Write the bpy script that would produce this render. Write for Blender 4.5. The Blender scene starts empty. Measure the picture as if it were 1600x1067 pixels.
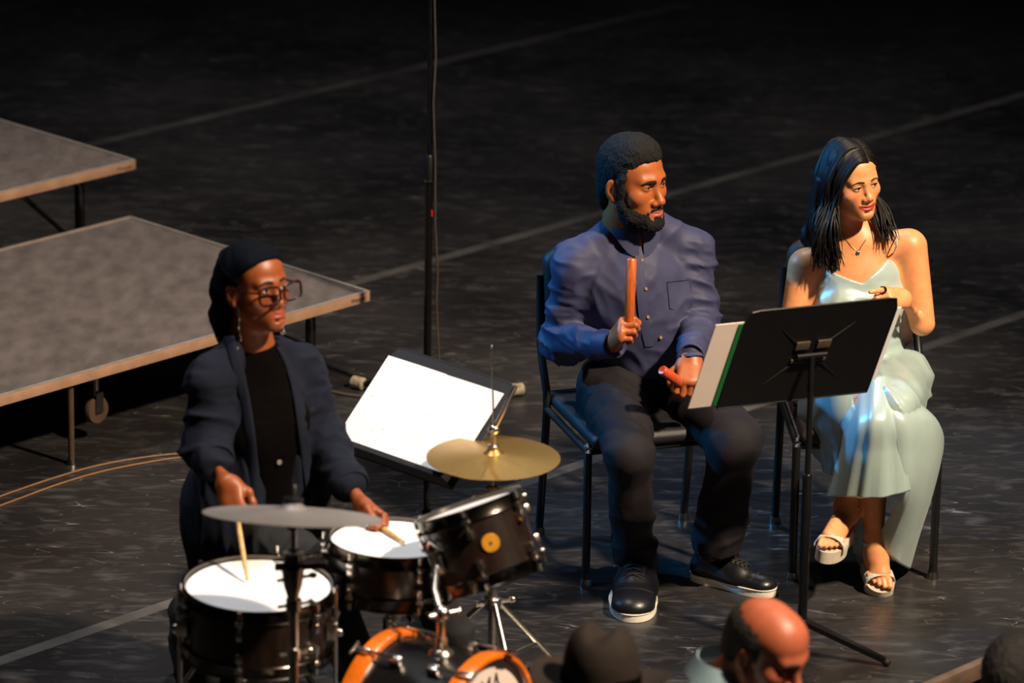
import bpy, bmesh, math, random
import numpy as np
from math import radians, sin, cos, pi, degrees, atan2, sqrt
from mathutils import Matrix, Vector

scene = bpy.context.scene
COL = scene.collection

# ------------------------------------------------------------------ camera
FPX, D0, TH, ROLL = 6600.0, 14.65, radians(18), radians(0.9)
CAM = np.array([0, -D0*cos(TH), D0*sin(TH)])
_fw = np.array([0, cos(TH), -sin(TH)])
_u0 = np.array([0, sin(TH), cos(TH)])
_rt = np.array([cos(ROLL), 0, 0]) + sin(ROLL)*_u0
_up = cos(ROLL)*_u0 - np.array([sin(ROLL), 0, 0])
cd = bpy.data.cameras.new('camera')
cam = bpy.data.objects.new('camera', cd); COL.objects.link(cam)
cd.sensor_width = 36; cd.lens = FPX*36/1600
cam.matrix_world = Matrix(((_rt[0], _up[0], -_fw[0], CAM[0]), (_rt[1], _up[1], -_fw[1], CAM[1]),
                           (_rt[2], _up[2], -_fw[2], CAM[2]), (0, 0, 0, 1)))
cd.dof.use_dof = True; cd.dof.focus_distance = 12.55; cd.dof.aperture_fstop = 2.4
cd.clip_start = 0.5; cd.clip_end = 100
scene.camera = cam

def _ray(px, py):
    return _fw + _rt*(px-800)/FPX - _up*(py-533.5)/FPX
def PZ(px, py, z):
    d = _ray(px, py); return CAM + d*((z-CAM[2])/d[2])
def PY(px, py, y):
    d = _ray(px, py); return CAM + d*((y-CAM[1])/d[1])

# ------------------------------------------------------------------ world, lights, exposure
world = bpy.data.worlds.new('world'); scene.world = world
world.use_nodes = True
bg = world.node_tree.nodes['Background']
bg.inputs['Color'].default_value = (0.75, 0.85, 1.0, 1); bg.inputs['Strength'].default_value = 0.004

def spot(name, loc, target, power, color, angle, blend=0.6, radius=0.12):
    l = bpy.data.lights.new(name, 'SPOT'); l.energy = power; l.color = color
    l.spot_size = radians(angle); l.spot_blend = blend; l.shadow_soft_size = radius
    o = bpy.data.objects.new(name, l); COL.objects.link(o); o.location = loc
    o.rotation_euler = (Vector(target)-Vector(loc)).to_track_quat('-Z', 'Y').to_euler()
    return o
spot('stage_spot_key', (4.9, -6.4, 7.6), (0.2, -2.6, 0.6), 7000, (1.0, 0.80, 0.58), 38, 0.85, 0.26)
spot('stage_spot_top', (-2.2, -3.0, 8.5), (-0.6, -3.2, 0.4), 1100, (0.95, 0.97, 1.0), 19, 0.8, 0.3)
spot('stage_spot_blue', (-6.4, -0.6, 4.6), (1.0, -1.75, 0.6), 2700, (0.05, 0.42, 1.0), 17.5, 0.6, 0.2)
spot('stage_spot_back', (1.2, 3.6, 7.5), (0.5, -2.2, 0.7), 260, (0.8, 0.88, 1.0), 34, 1.0, 0.2)
spot('stage_spot_wash', (-0.6, 0.2, 9.5), (-0.3, 0.0, 0.0), 1700, (1.0, 0.95, 0.9), 66, 1.0, 0.4)

vs = scene.view_settings
vs.view_transform = 'Standard'; vs.look = 'None'; vs.gamma = 1.0; vs.exposure = 0.0
vs.use_curve_mapping = False
# ------------------------------------------------------------------ materials
def lin(c):
    return tuple((v/255/12.92 if v <= 10.3 else ((v/255+0.055)/1.055)**2.4) for v in c)
MATS = {}
def mat(name, col, rough=0.5, metal=0.0, var=0.15, vscale=30.0, bump=0.0, bscale=200.0, stretch=None,
        spec=0.5, attr=False, sss=0.0, sheen=0.0, aniso=0.0, trans=0.0, coat=0.0, emit=None, rvar=0.0, sheentint=None):
    """principled material; colour varied by noise, optional fine relief; attr multiplies by the 'Col' attribute"""
    if name in MATS: return MATS[name]
    m = bpy.data.materials.new(name); m.use_nodes = True; MATS[name] = m
    nt = m.node_tree; N = nt.nodes; L = nt.links; b = N['Principled BSDF']
    b.inputs['Roughness'].default_value = rough; b.inputs['Metallic'].default_value = metal
    b.inputs['Specular IOR Level'].default_value = spec
    c = lin(col)
    tc = N.new('ShaderNodeTexCoord'); mp = N.new('ShaderNodeMapping'); L.new(tc.outputs['Object'], mp.inputs['Vector'])
    if stretch: mp.inputs['Scale'].default_value = stretch
    nz = N.new('ShaderNodeTexNoise'); nz.inputs['Scale'].default_value = vscale; nz.inputs['Detail'].default_value = 4
    L.new(mp.outputs['Vector'], nz.inputs['Vector'])
    rp = N.new('ShaderNodeMapRange'); rp.inputs['From Min'].default_value = 0.3; rp.inputs['From Max'].default_value = 0.7
    rp.inputs['To Min'].default_value = 1-var; rp.inputs['To Max'].default_value = 1+var
    L.new(nz.outputs['Fac'], rp.inputs['Value'])
    mul = N.new('ShaderNodeVectorMath'); mul.operation = 'SCALE'
    if attr:
        at = N.new('ShaderNodeVertexColor'); at.layer_name = 'Col'; L.new(at.outputs['Color'], mul.inputs[0])
    else:
        mul.inputs[0].default_value = c
    L.new(rp.outputs['Result'], mul.inputs['Scale']); L.new(mul.outputs['Vector'], b.inputs['Base Color'])
    if rvar:
        r2 = N.new('ShaderNodeMapRange'); r2.inputs['From Min'].default_value = 0.3; r2.inputs['From Max'].default_value = 0.7
        r2.inputs['To Min'].default_value = max(0.02, rough-rvar); r2.inputs['To Max'].default_value = min(1, rough+rvar)
        L.new(nz.outputs['Fac'], r2.inputs['Value']); L.new(r2.outputs['Result'], b.inputs['Roughness'])
    if bump:
        n2 = N.new('ShaderNodeTexNoise'); n2.inputs['Scale'].default_value = bscale; n2.inputs['Detail'].default_value = 3
        L.new(mp.outputs['Vector'], n2.inputs['Vector'])
        bp = N.new('ShaderNodeBump'); bp.inputs['Strength'].default_value = bump; bp.inputs['Distance'].default_value = 0.004
        L.new(n2.outputs['Fac'], bp.inputs['Height']); L.new(bp.outputs['Normal'], b.inputs['Normal'])
    if sss:
        b.inputs['Subsurface Weight'].default_value = sss; b.inputs['Subsurface Radius'].default_value = (0.9, 0.35, 0.2)
        b.inputs['Subsurface Scale'].default_value = 0.012
    if sheen:
        b.inputs['Sheen Weight'].default_value = sheen; b.inputs['Sheen Roughness'].default_value = 0.4
    if aniso: b.inputs['Anisotropic'].default_value = aniso
    if trans: b.inputs['Transmission Weight'].default_value = trans
    if coat:
        b.inputs['Coat Weight'].default_value = coat; b.inputs['Coat Roughness'].default_value = 0.15
    if emit:
        b.inputs['Emission Color'].default_value = (*lin(emit), 1); b.inputs['Emission Strength'].default_value = 1
    return m

mat('chrome', (232, 224, 214), 0.24, 1.0, 0.05)
mat('dark_chrome', (92, 86, 80), 0.2, 1.0, 0.05)
mat('nickel', (150, 145, 140), 0.3, 1.0, 0.1)
mat('black_metal', (16, 16, 17), 0.42, 0.0, 0.2, 60, 0.05)
mat('black_gloss', (14, 14, 16), 0.28, 0.0, 0.2, 40)
mat('black_rubber', (12, 12, 12), 0.7, 0.0, 0.2, 60)
mat('desk_black', (11, 11, 12), 0.45, 0.0, 0.15, 80, 0.08, 500)
mat('bracket_brown', (84, 72, 62), 0.45, 0.2, 0.15, 60)
mat('desk_grey', (37, 38, 44), 0.5, 0.0, 0.12, 80, 0.08, 500)
mat('vinyl_black', (20, 20, 24), 0.45, 0.0, 0.2, 50, 0.25, 350)
mat('paper', (245, 245, 246), 0.7, 0.0, 0.02, 8)
mat('cream_paper', (228, 210, 200), 0.7, 0.0, 0.03, 8)
mat('green_card', (24, 105, 48), 0.6, 0.0, 0.1, 20)
mat('drum_head', (238, 238, 240), 0.45, 0.0, 0.03, 14, 0.05, 400)
mat('drum_shell', (30, 19, 14), 0.32, 0.0, 0.4, 12, 0.05, 120, (4, 4, 0.6), coat=0.4)
mat('wood_hoop', (222, 110, 20), 0.3, 0.0, 0.18, 10, 0.05, 60, (1, 1, 4), coat=0.5)
mat('cymbal_gold', (196, 158, 92), 0.34, 0.9, 0.08, 8, 0.12, 160, (1, 1, 1))
mat('cymbal_dark', (146, 143, 144), 0.45, 0.4, 0.1, 8, 0.12, 160)
mat('badge', (232, 160, 50), 0.35, 0.5, 0.1, 80)
mat('clave_wood', (188, 88, 30), 0.42, 0.0, 0.28, 22, 0.06, 90, (6, 6, 0.7), coat=0.25)
mat('clave_red', (186, 72, 36), 0.4, 0.0, 0.22, 22, 0.06, 90, (6, 6, 0.7), coat=0.3)
mat('stick_wood', (205, 165, 110), 0.5, 0.0, 0.15, 20, 0, 100, (5, 5, 0.6))
mat('riser_top', (90, 82, 80), 0.6, 0.0, 0.2, 9, 0.15, 120, (2.0, 0.9, 1), rvar=0.1)
mat('riser_edge', (176, 138, 112), 0.5, 0.15, 0.15, 14, 0.05, 100)
mat('riser_lip', (176, 170, 166), 0.4, 0.5, 0.15, 30)
mat('riser_under', (20, 18, 17), 0.8, 0.0, 0.2, 10)
mat('caster_brown', (74, 54, 42), 0.6, 0.0, 0.15, 20)
mat('cable_tan', (122, 86, 48), 0.55, 0.0, 0.15, 20)
mat('cable_dark', (74, 60, 50), 0.5, 0.0, 0.2, 20)
mat('rope_pad', (150, 136, 116), 0.8, 0.0, 0.4, 90, 0.8, 300)
mat('red_mark', (200, 30, 30), 0.5, 0.0, 0.1, 40)
mat('ink', (28, 22, 20), 0.6, 0.0, 0.1, 40)
mat('ink_brown', (96, 60, 44), 0.6, 0.0, 0.1, 40)
mat('stage_wood', (92, 74, 62), 0.5, 0.0, 0.25, 12, 0.1, 80)
mat('pit_floor', (14, 12, 12), 0.8, 0.0, 0.2, 6)
mat('seat_vinyl', (26, 24, 28), 0.5, 0.0, 0.2, 30, 0.3, 400)
mat('seat_brown', (52, 34, 26), 0.6, 0.0, 0.2, 30, 0.3, 400)
# people
mat('skin', (255, 255, 255), 0.42, 0.0, 0.07, 60, 0.10, 700, attr=True, sss=0.12, spec=0.45)
mat('skin_oily', (255, 255, 255), 0.42, 0.0, 0.07, 60, 0.10, 700, attr=True, sss=0.10, spec=0.5)
mat('eye', (255, 255, 255), 0.12, 0.0, 0.02, 60, attr=True)
mat('hair_black', (20, 16, 15), 0.55, 0.0, 0.4, 150, 0.9, 420, spec=0.4)
mat('hair_coil', (15, 12, 11), 0.75, 0.0, 0.5, 180, 1.0, 260, spec=0.3)
mat('hair_brown', (17, 11, 9), 0.46, 0.0, 0.45, 60, 0.25, 300, (3, 3, 0.5), spec=0.35)
mat('shirt_slate', (56, 58, 88), 0.62, 0.0, 0.08, 40, 0.12, 900, spec=0.4)
mat('shirt_seam', (40, 43, 66), 0.65, 0.0, 0.08, 40)
mat('button_brown', (150, 120, 84), 0.35, 0.0, 0.1, 60)
mat('trouser_navy', (24, 20, 25), 0.8, 0.0, 0.12, 40, 0.2, 700, spec=0.3)
mat('cardigan_navy', (11, 17, 33), 0.9, 0.0, 0.15, 80, 0.35, 800, spec=0.25)
mat('tee_black', (6, 4, 4), 0.95, 0.0, 0.15, 60, 0.2, 700, spec=0.06)
mat('trouser_black', (11, 11, 15), 0.85, 0.0, 0.15, 60, 0.25, 700)
mat('scarf_navy', (4, 7, 16), 0.85, 0.0, 0.15, 50, 0.15, 500, spec=0.08)
mat('satin', (172, 192, 188), 0.33, 0.15, 0.03, 20, 0.03, 900, spec=0.7, sheen=0.1, aniso=0.4)
mat('glitter', (246, 228, 204), 0.5, 0.0, 0.35, 700, 0.9, 1400, spec=0.8)
mat('strap_glitter', (246, 236, 220), 0.45, 0.0, 0.3, 700, 0.8, 1400, spec=0.8)
mat('leather_black', (20, 20, 24), 0.35, 0.0, 0.2, 40, 0.12, 250)
mat('sole_white', (232, 226, 212), 0.55, 0.0, 0.06, 30)
mat('lace_black', (34, 33, 36), 0.7, 0.0, 0.2, 80)
mat('sock_red', (196, 60, 66), 0.8, 0.0, 0.6, 60, 0.3, 400)
mat('silver', (215, 212, 208), 0.18, 1.0, 0.1, 80)
mat('gold_thin', (210, 170, 110), 0.25, 1.0, 0.1, 80)
mat('tortoise', (42, 16, 14), 0.2, 0.0, 0.5, 40, coat=0.4)
mat('shirt_pale', (150, 178, 190), 0.7, 0.0, 0.08, 30, 0.15, 700)
mat('felt_brown', (34, 22, 15), 0.85, 0.0, 0.2, 40, 0.25, 500)
mat('jacket_dark', (22, 20, 22), 0.8, 0.0, 0.2, 40, 0.2, 500)
mat('bag_black', (13, 13, 14), 0.75, 0.0, 0.2, 30, 0.3, 400)
mat('hair_grey', (34, 26, 22), 0.7, 0.0, 0.5, 120, 0.8, 420)

def glass_mat():
    m = bpy.data.materials.new('lens_glass'); m.use_nodes = True; nt = m.node_tree; MATS['lens_glass'] = m
    nt.nodes.remove(nt.nodes['Principled BSDF'])
    t = nt.nodes.new('ShaderNodeBsdfTransparent'); g = nt.nodes.new('ShaderNodeBsdfGlossy'); g.inputs['Roughness'].default_value = 0.05
    mx = nt.nodes.new('ShaderNodeMixShader'); mx.inputs[0].default_value = 0.07
    nt.links.new(t.outputs[0], mx.inputs[1]); nt.links.new(g.outputs[0], mx.inputs[2]); nt.links.new(mx.outputs[0], nt.nodes['Material Output'].inputs[0])
glass_mat()

# ------------------------------------------------------------------ scene tree helpers
WLOC = {}
def tag(o, label=None, cat=None, group=None, kind=None):
    if label: o['label'] = label
    if cat: o['category'] = cat
    if group: o['group'] = group
    if kind: o['kind'] = kind
    return o
def thing(name, label, cat, loc, group=None):
    o = bpy.data.objects.new(name, None); COL.objects.link(o); o.location = loc; o.empty_display_size = 0.1
    WLOC[o.name] = np.array(loc, float)
    return tag(o, label, cat, group)
def link_mesh(name, V, F, m, parent=None, smooth=True, sharp=38, cols=None, label=None, origin=None):
    V = np.asarray(V, float)
    if parent is not None: wl = WLOC[parent.name]
    elif origin is not None: wl = np.array(origin, float)
    else: wl = np.zeros(3)
    me = bpy.data.meshes.new(name)
    if isinstance(F, np.ndarray):
        n, k = F.shape
        me.vertices.add(len(V)); me.vertices.foreach_set('co', (V-wl).astype(np.float32).ravel())
        me.loops.add(n*k); me.loops.foreach_set('vertex_index', F.astype(np.int32).ravel())
        me.polygons.add(n); me.polygons.foreach_set('loop_start', (np.arange(n)*k).astype(np.int32))
        me.update(calc_edges=True); me.validate()
    else:
        me.from_pydata([tuple(v) for v in (V-wl)], [], [tuple(int(i) for i in f) for f in F]); me.update()
    if cols is not None:
        ca = me.color_attributes.new('Col', 'FLOAT_COLOR', 'POINT')
        c4 = np.ones((len(V), 4), np.float32); c4[:, :3] = cols; ca.data.foreach_set('color', c4.ravel())
    if smooth:
        me.shade_smooth()
        if sharp: me.set_sharp_from_angle(angle=radians(sharp))
    me.materials.append(MATS[m])
    o = bpy.data.objects.new(name, me); COL.objects.link(o)
    if parent is not None:
        o.parent = parent; WLOC[o.name] = wl
    else:
        o.location = wl; WLOC[o.name] = wl
    if label: o['label'] = label
    return o

def unit(v):
    v = np.asarray(v, float); return v/np.linalg.norm(v)
def frame(o, x, y, z):
    m = np.eye(4); m[:3, 0] = x; m[:3, 1] = y; m[:3, 2] = z; m[:3, 3] = o; return m
def frame_z(o, zdir, xhint=(1, 0, 0)):
    z = unit(zdir); x = np.asarray(xhint, float); x = x - z*(x@z)
    if np.linalg.norm(x) < 1e-4: x = np.array([0, 1, 0]) - z*z[1]
    x = unit(x); return frame(o, x, np.cross(z, x), z)
def face_frame(o, yaw, pitch=0, roll=0):
    """local y = facing, x = the figure's right, z = up; yaw from towards-camera turning to image right (deg)"""
    a = radians(yaw); y = np.array([sin(a), -cos(a), 0]); z = np.array([0, 0, 1.]); x = np.cross(y, z)
    M = np.eye(3); M[:, 0] = x; M[:, 1] = y; M[:, 2] = z
    p = radians(pitch); Rx = np.array([[1, 0, 0], [0, cos(p), -sin(p)], [0, sin(p), cos(p)]])
    r = radians(roll); Ry = np.array([[cos(r), 0, sin(r)], [0, 1, 0], [-sin(r), 0, cos(r)]])
    M = M@Rx@Ry
    return frame(o, M[:, 0], M[:, 1], M[:, 2])
def tp(M, p):
    return M[:3, :3]@np.asarray(p, float)+M[:3, 3]
I4 = np.eye(4)

class MB:
    """collects shapes for ONE mesh object"""
    def __init__(s): s.V = []; s.F = []
    def add(s, V, F, M=None):
        k = len(s.V)
        for v in V: s.V.append(tp(M, v) if M is not None else np.asarray(v, float))
        for f in F: s.F.append([i+k for i in f])
        return s
    def box(s, c, size, M=None, bev=0.0):
        bm = bmesh.new(); bmesh.ops.create_cube(bm, size=1.0)
        for v in bm.verts: v.co = Vector((v.co.x*size[0]+c[0], v.co.y*size[1]+c[1], v.co.z*size[2]+c[2]))
        if bev: bmesh.ops.bevel(bm, geom=list(bm.edges), offset=bev, segments=2, affect='EDGES', profile=0.6)
        bm.verts.index_update()
        V = [tuple(v.co) for v in bm.verts]; F = [[v.index for v in f.verts] for f in bm.faces]; bm.free()
        return s.add(V, F, M)
    def tube(s, pts, r, n=10, M=None, cap=True, flat=None):
        pts = [np.asarray(p, float) for p in pts]; m = len(pts)
        rr = [r]*m if np.isscalar(r) else list(r)
        T = [unit(pts[min(i+1, m-1)]-pts[max(i-1, 0)]) for i in range(m)]
        x = np.array([1., 0, 0]) if abs(T[0][0]) < .8 else np.array([0, 1., 0])
        V = []; F = []
        for i in range(m):
            x = unit(x-T[i]*(x@T[i])); y = np.cross(T[i], x)
            for j in range(n):
                a = 2*pi*j/n; V.append(pts[i]+rr[i]*(x*cos(a)+y*sin(a)))
        for i in range(m-1):
            for j in range(n):
                F.append([i*n+j, i*n+(j+1) % n, (i+1)*n+(j+1) % n, (i+1)*n+j])
        if cap: F.append(list(range(n))[::-1]); F.append([(m-1)*n+j for j in range(n)])
        return s.add(V, F, M)
    def lathe(s, prof, n=32, M=None, closed=False):
        V = []; F = []; m = len(prof)
        for r, z in prof:
            for j in range(n):
                a = 2*pi*j/n; V.append((max(r, 1e-4)*cos(a), max(r, 1e-4)*sin(a), z))
        for i in range(m if closed else m-1):
            k = (i+1) % m
            for j in range(n): F.append([i*n+j, i*n+(j+1) % n, k*n+(j+1) % n, k*n+j])
        return s.add(V, F, M)
    def prism(s, poly, z0, z1, M=None):
        n = len(poly); V = [(p[0], p[1], z0) for p in poly]+[(p[0], p[1], z1) for p in poly]
        F = [list(range(n))[::-1], [n+i for i in range(n)]]+[[i, (i+1) % n, n+(i+1) % n, n+i] for i in range(n)]
        return s.add(V, F, M)
    def ell(s, c, r, M=None, nu=16, nv=10):
        r = (r, r, r) if np.isscalar(r) else r
        V = []; F = []
        for i in range(nv+1):
            t = pi*i/nv
            for j in range(nu):
                a = 2*pi*j/nu
                V.append((c[0]+r[0]*sin(t)*cos(a)+1e-7*i, c[1]+r[1]*sin(t)*sin(a), c[2]+r[2]*cos(t)))
        for i in range(nv):
            for j in range(nu): F.append([i*nu+j, (i+1)*nu+j, (i+1)*nu+(j+1) % nu, i*nu+(j+1) % nu])
        return s.add(V, F, M)
    def build(s, name, m, parent=None, **k):
        return link_mesh(name, s.V, s.F, m, parent, **k)

def text_mesh(txt, size, M, name, m, parent, sx=1.0, extrude=0.0004, shear=0.0):
    cu = bpy.data.curves.new(name, 'FONT'); cu.body = txt; cu.size = size; cu.align_x = 'CENTER'; cu.align_y = 'CENTER'
    cu.extrude = extrude; cu.shear = shear; cu.resolution_u = 3
    o = bpy.data.objects.new(name+'_tmp', cu); COL.objects.link(o)
    me = bpy.data.meshes.new_from_object(o.evaluated_get(bpy.context.evaluated_depsgraph_get()))
    V = [tp(M, (v.co.x*sx, v.co.y, v.co.z)) for v in me.vertices]; F = [list(p.vertices) for p in me.polygons]
    bpy.data.objects.remove(o); bpy.data.meshes.remove(me)
    return link_mesh(name, V, F, m, parent, smooth=False)

# ------------------------------------------------------------------ noise
def _h(ix, iy, iz, seed):
    n = (ix*374761393 + iy*668265263 + iz*2147483647 + seed*1274126177) & 0xffffffff
    n = ((n ^ (n >> 13))*1274126177) & 0xffffffff
    return ((n ^ (n >> 16)) & 0xffff)/65535.0
def vnoise(P, seed=0):
    P = np.asarray(P, float); i = np.floor(P).astype(np.int64); f = P-i; u = f*f*(3-2*f); r = 0
    for dx in (0, 1):
        for dy in (0, 1):
            for dz in (0, 1):
                w = (u[:, 0] if dx else 1-u[:, 0])*(u[:, 1] if dy else 1-u[:, 1])*(u[:, 2] if dz else 1-u[:, 2])
                r = r + w*_h(i[:, 0]+dx, i[:, 1]+dy, i[:, 2]+dz, seed)
    return r*2-1
def ridge(P, seed=0):
    return 1-np.abs(vnoise(P, seed))*2

# ------------------------------------------------------------------ smooth solids on a grid (bodies, clothes)
class Solid:
    def __init__(s): s.ops = []; s.M = I4; s.sc = 1.0
    def at(s, M, sc=1.0):
        s.M = M; s.sc = sc; return s
    def _p(s, p): return s.M[:3, :3]@(np.asarray(p, float)*s.sc)+s.M[:3, 3]
    def cap(s, a, b, ra, rb=None, k=0.01, op='u', flat=None):
        rb = ra if rb is None else rb
        a = s._p(a); b = s._p(b); ra *= s.sc; rb *= s.sc; k *= s.sc
        ba = b-a; L2 = max(ba@ba, 1e-12)
        if flat is not None:
            n = unit(s.M[:3, :3]@np.asarray(flat[0], float)); q = flat[1]
        def fn(x, y, z):
            x = x-a[0]; y = y-a[1]; z = z-a[2]
            h = np.clip((x*ba[0]+y*ba[1]+z*ba[2])/L2, 0, 1)
            x = x-h*ba[0]; y = y-h*ba[1]; z = z-h*ba[2]
            if flat is not None:
                t = (x*n[0]+y*n[1]+z*n[2])*(1/q-1); x = x+t*n[0]; y = y+t*n[1]; z = z+t*n[2]
                return (np.sqrt(x*x+y*y+z*z)-(ra+(rb-ra)*h))*(q if q < 1 else 1)
            return np.sqrt(x*x+y*y+z*z)-(ra+(rb-ra)*h)
        R = max(ra, rb)*(max(1, flat[1]) if flat is not None else 1)
        s.ops.append((fn, np.minimum(a, b)-R, np.maximum(a, b)+R, k, op)); return s
    def chain(s, pts, rads, k=0.01, op='u', flat=None):
        for i in range(len(pts)-1): s.cap(pts[i], pts[i+1], rads[i], rads[i+1], k, op, flat)
        return s
    def ell(s, c, r, k=0.01, op='u', R=None):
        c = s._p(c); r = np.asarray(r, float)*s.sc; k *= s.sc
        A = s.M[:3, :3] if R is None else s.M[:3, :3]@np.asarray(R)
        A = A.T; ri = 1/r; ri2 = ri*ri
        def fn(x, y, z):
            x = x-c[0]; y = y-c[1]; z = z-c[2]
            u = A[0, 0]*x+A[0, 1]*y+A[0, 2]*z; v = A[1, 0]*x+A[1, 1]*y+A[1, 2]*z; w = A[2, 0]*x+A[2, 1]*y+A[2, 2]*z
            k0 = np.sqrt((u*ri[0])**2+(v*ri[1])**2+(w*ri[2])**2); k1 = np.sqrt((u*ri2[0])**2+(v*ri2[1])**2+(w*ri2[2])**2)
            return k0*(k0-1)/np.maximum(k1, 1e-9)
        e = np.sqrt(((A.T*r)**2).sum(1))
        s.ops.append((fn, c-e, c+e, k, op)); return s
    def box(s, c, half, rad=0.005, k=0.01, op='u', R=None):
        c = s._p(c); hf = np.asarray(half, float)*s.sc; k *= s.sc; rad *= s.sc
        A = (s.M[:3, :3] if R is None else s.M[:3, :3]@np.asarray(R)).T
        def fn(x, y, z):
            x = x-c[0]; y = y-c[1]; z = z-c[2]
            q = [np.abs(A[i, 0]*x+A[i, 1]*y+A[i, 2]*z)-hf[i]+rad for i in range(3)]
            o = np.sqrt(np.maximum(q[0], 0)**2+np.maximum(q[1], 0)**2+np.maximum(q[2], 0)**2)
            return o+np.minimum(np.maximum(q[0], np.maximum(q[1], q[2])), 0)-rad
        e = (np.abs(A.T)*hf).sum(1)
        s.ops.append((fn, c-e, c+e, k, op)); return s
    def custom(s, fn, lo, hi, k=0.005, op='s'):
        s.ops.append((fn, np.asarray(lo, float), np.asarray(hi, float), k, op)); return s
    @staticmethod
    def _mix(g, d, k, op):
        if op == 'u':
            h = np.maximum(k-np.abs(g-d), 0)/k; return np.minimum(g, d)-h*h*k*0.25
        d = -d; h = np.maximum(k-np.abs(g-d), 0)/k; return np.maximum(g, d)+h*h*k*0.25
    def eval(s, P):
        P = np.asarray(P, float); g = np.full(len(P), 1.0)
        for fn, lo, hi, k, op in s.ops: g = s._mix(g, fn(P[:, 0], P[:, 1], P[:, 2]), max(k, 1e-5), op)
        return g
    def mesh(s, h, lo=None, hi=None):
        us = [o for o in s.ops if o[4] == 'u']
        l = np.min([o[1] for o in us], 0)-3*h; u = np.max([o[2] for o in us], 0)+3*h
        if lo is not None: l = np.maximum(l, lo)
        if hi is not None: u = np.minimum(u, hi)
        n = np.ceil((u-l)/h).astype(int)+1
        f = np.full(n, 1.0, np.float32)
        ax = [(l[i]+h*np.arange(n[i])).astype(np.float32) for i in range(3)]
        for fn, blo, bhi, k, op in s.ops:
            k = max(k, 1e-5); pad = k+2.5*h
            i0 = np.maximum(np.floor((blo-pad-l)/h).astype(int), 0); i1 = np.minimum(np.ceil((bhi+pad-l)/h).astype(int)+1, n)
            if np.any(i1 <= i0): continue
            sl = tuple(slice(a, b) for a, b in zip(i0, i1))
            d = fn(ax[0][sl[0]][:, None, None], ax[1][sl[1]][None, :, None], ax[2][sl[2]][None, None, :])
            f[sl] = s._mix(f[sl], d, k, op)
        f[0] = f[-1] = 1; f[:, 0] = f[:, -1] = 1; f[:, :, 0] = f[:, :, -1] = 1
        return nets(f, l, h)

def nets(f, l, h):
    s = f < 0
    c = np.zeros(np.array(f.shape)-1, np.uint8)
    for dx in (0, 1):
        for dy in (0, 1):
            for dz in (0, 1):
                c += s[dx:f.shape[0]-1+dx, dy:f.shape[1]-1+dy, dz:f.shape[2]-1+dz]
    act = (c > 0) & (c < 8); idx = np.argwhere(act)
    pos = np.zeros((len(idx), 3)); cnt = np.zeros(len(idx))
    cor = [(0, 0, 0), (1, 0, 0), (0, 1, 0), (1, 1, 0), (0, 0, 1), (1, 0, 1), (0, 1, 1), (1, 1, 1)]
    val = [f[idx[:, 0]+a, idx[:, 1]+b, idx[:, 2]+d] for a, b, d in cor]
    for a in range(8):
        for b in range(a+1, 8):
            if sum(abs(cor[a][i]-cor[b][i]) for i in range(3)) != 1: continue
            x = (val[a] < 0) != (val[b] < 0)
            if not x.any(): continue
            t = (val[a][x]/(val[a][x]-val[b][x]))[:, None]
            pos[x] += np.array(cor[a])*(1-t)+np.array(cor[b])*t; cnt[x] += 1
    V = l+h*(idx+pos/cnt[:, None])
    vid = np.full(c.shape, -1, np.int64); vid[act] = np.arange(len(idx))
    Fs = []
    for ax in range(3):
        o1, o2 = (ax+1) % 3, (ax+2) % 3
        sa = [slice(None)]*3; sb = [slice(None)]*3
        sa[ax] = slice(0, -1); sb[ax] = slice(1, None)
        for o in (o1, o2): sa[o] = slice(1, -1); sb[o] = slice(1, -1)
        A = s[tuple(sa)]; B = s[tuple(sb)]; e = np.argwhere(A != B)
        if len(e) == 0: continue
        ins = A[e[:, 0], e[:, 1], e[:, 2]]
        e[:, o1] += 1; e[:, o2] += 1
        def g(a, b):
            q = e.copy(); q[:, o1] += a; q[:, o2] += b; return vid[q[:, 0], q[:, 1], q[:, 2]]
        Q = np.stack([g(-1, -1), g(0, -1), g(0, 0), g(-1, 0)], 1)
        Q[~ins] = Q[~ins][:, ::-1]
        Fs.append(Q)
    F = np.concatenate(Fs)
    return V, F[(F >= 0).all(1)]
def vnormals(V, F):
    n = np.cross(V[F[:, 2]]-V[F[:, 0]], V[F[:, 3]]-V[F[:, 1]]); N = np.zeros_like(V)
    for i in range(4): np.add.at(N, F[:, i], n)
    return N/np.maximum(np.linalg.norm(N, axis=1, keepdims=True), 1e-12)
def relax(V, F, it=1, w=0.5):
    for _ in range(it):
        A = np.zeros_like(V); c = np.zeros(len(V))
        for i in range(4):
            np.add.at(A, F[:, i], V[F[:, (i+1) % 4]]); np.add.at(A, F[:, i], V[F[:, (i-1) % 4]]); np.add.at(c, F[:, i], 2)
        V = V*(1-w)+w*A/np.maximum(c, 1)[:, None]
    return V
def folds(V, F, axis, fa, fc, amp, seed=0, mask=None):
    """cloth folds: ridges running across the given axis (fa = frequency along it, fc = frequency around)"""
    N = vnormals(V, F); a = unit(axis)
    t = V@a; Q = (V-np.outer(t, a))*fc+np.outer(t, a)*fa
    W = np.stack([vnoise(V*5, seed+7+i) for i in range(3)], 1)*0.5
    r1 = ridge(Q+W, seed); r2 = ridge(Q*2.1+W*2, seed+1)
    d = (0.45*r1+0.75*np.maximum(r1, 0)**2.2+0.30*r2-0.35)*amp
    if mask is not None: d = d*mask
    return V+N*d[:, None]
def merge(parts):
    Vs = []; Fs = []; k = 0
    for V, F in parts: Vs.append(V); Fs.append(F+k); k += len(V)
    return np.concatenate(Vs), np.concatenate(Fs)
def seg_dist(V, a, b):
    a = np.asarray(a, float); ba = np.asarray(b, float)-a; t = np.clip((V-a)@ba/(ba@ba), 0, 1)
    return np.linalg.norm(V-a-t[:, None]*ba, axis=1)
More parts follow.
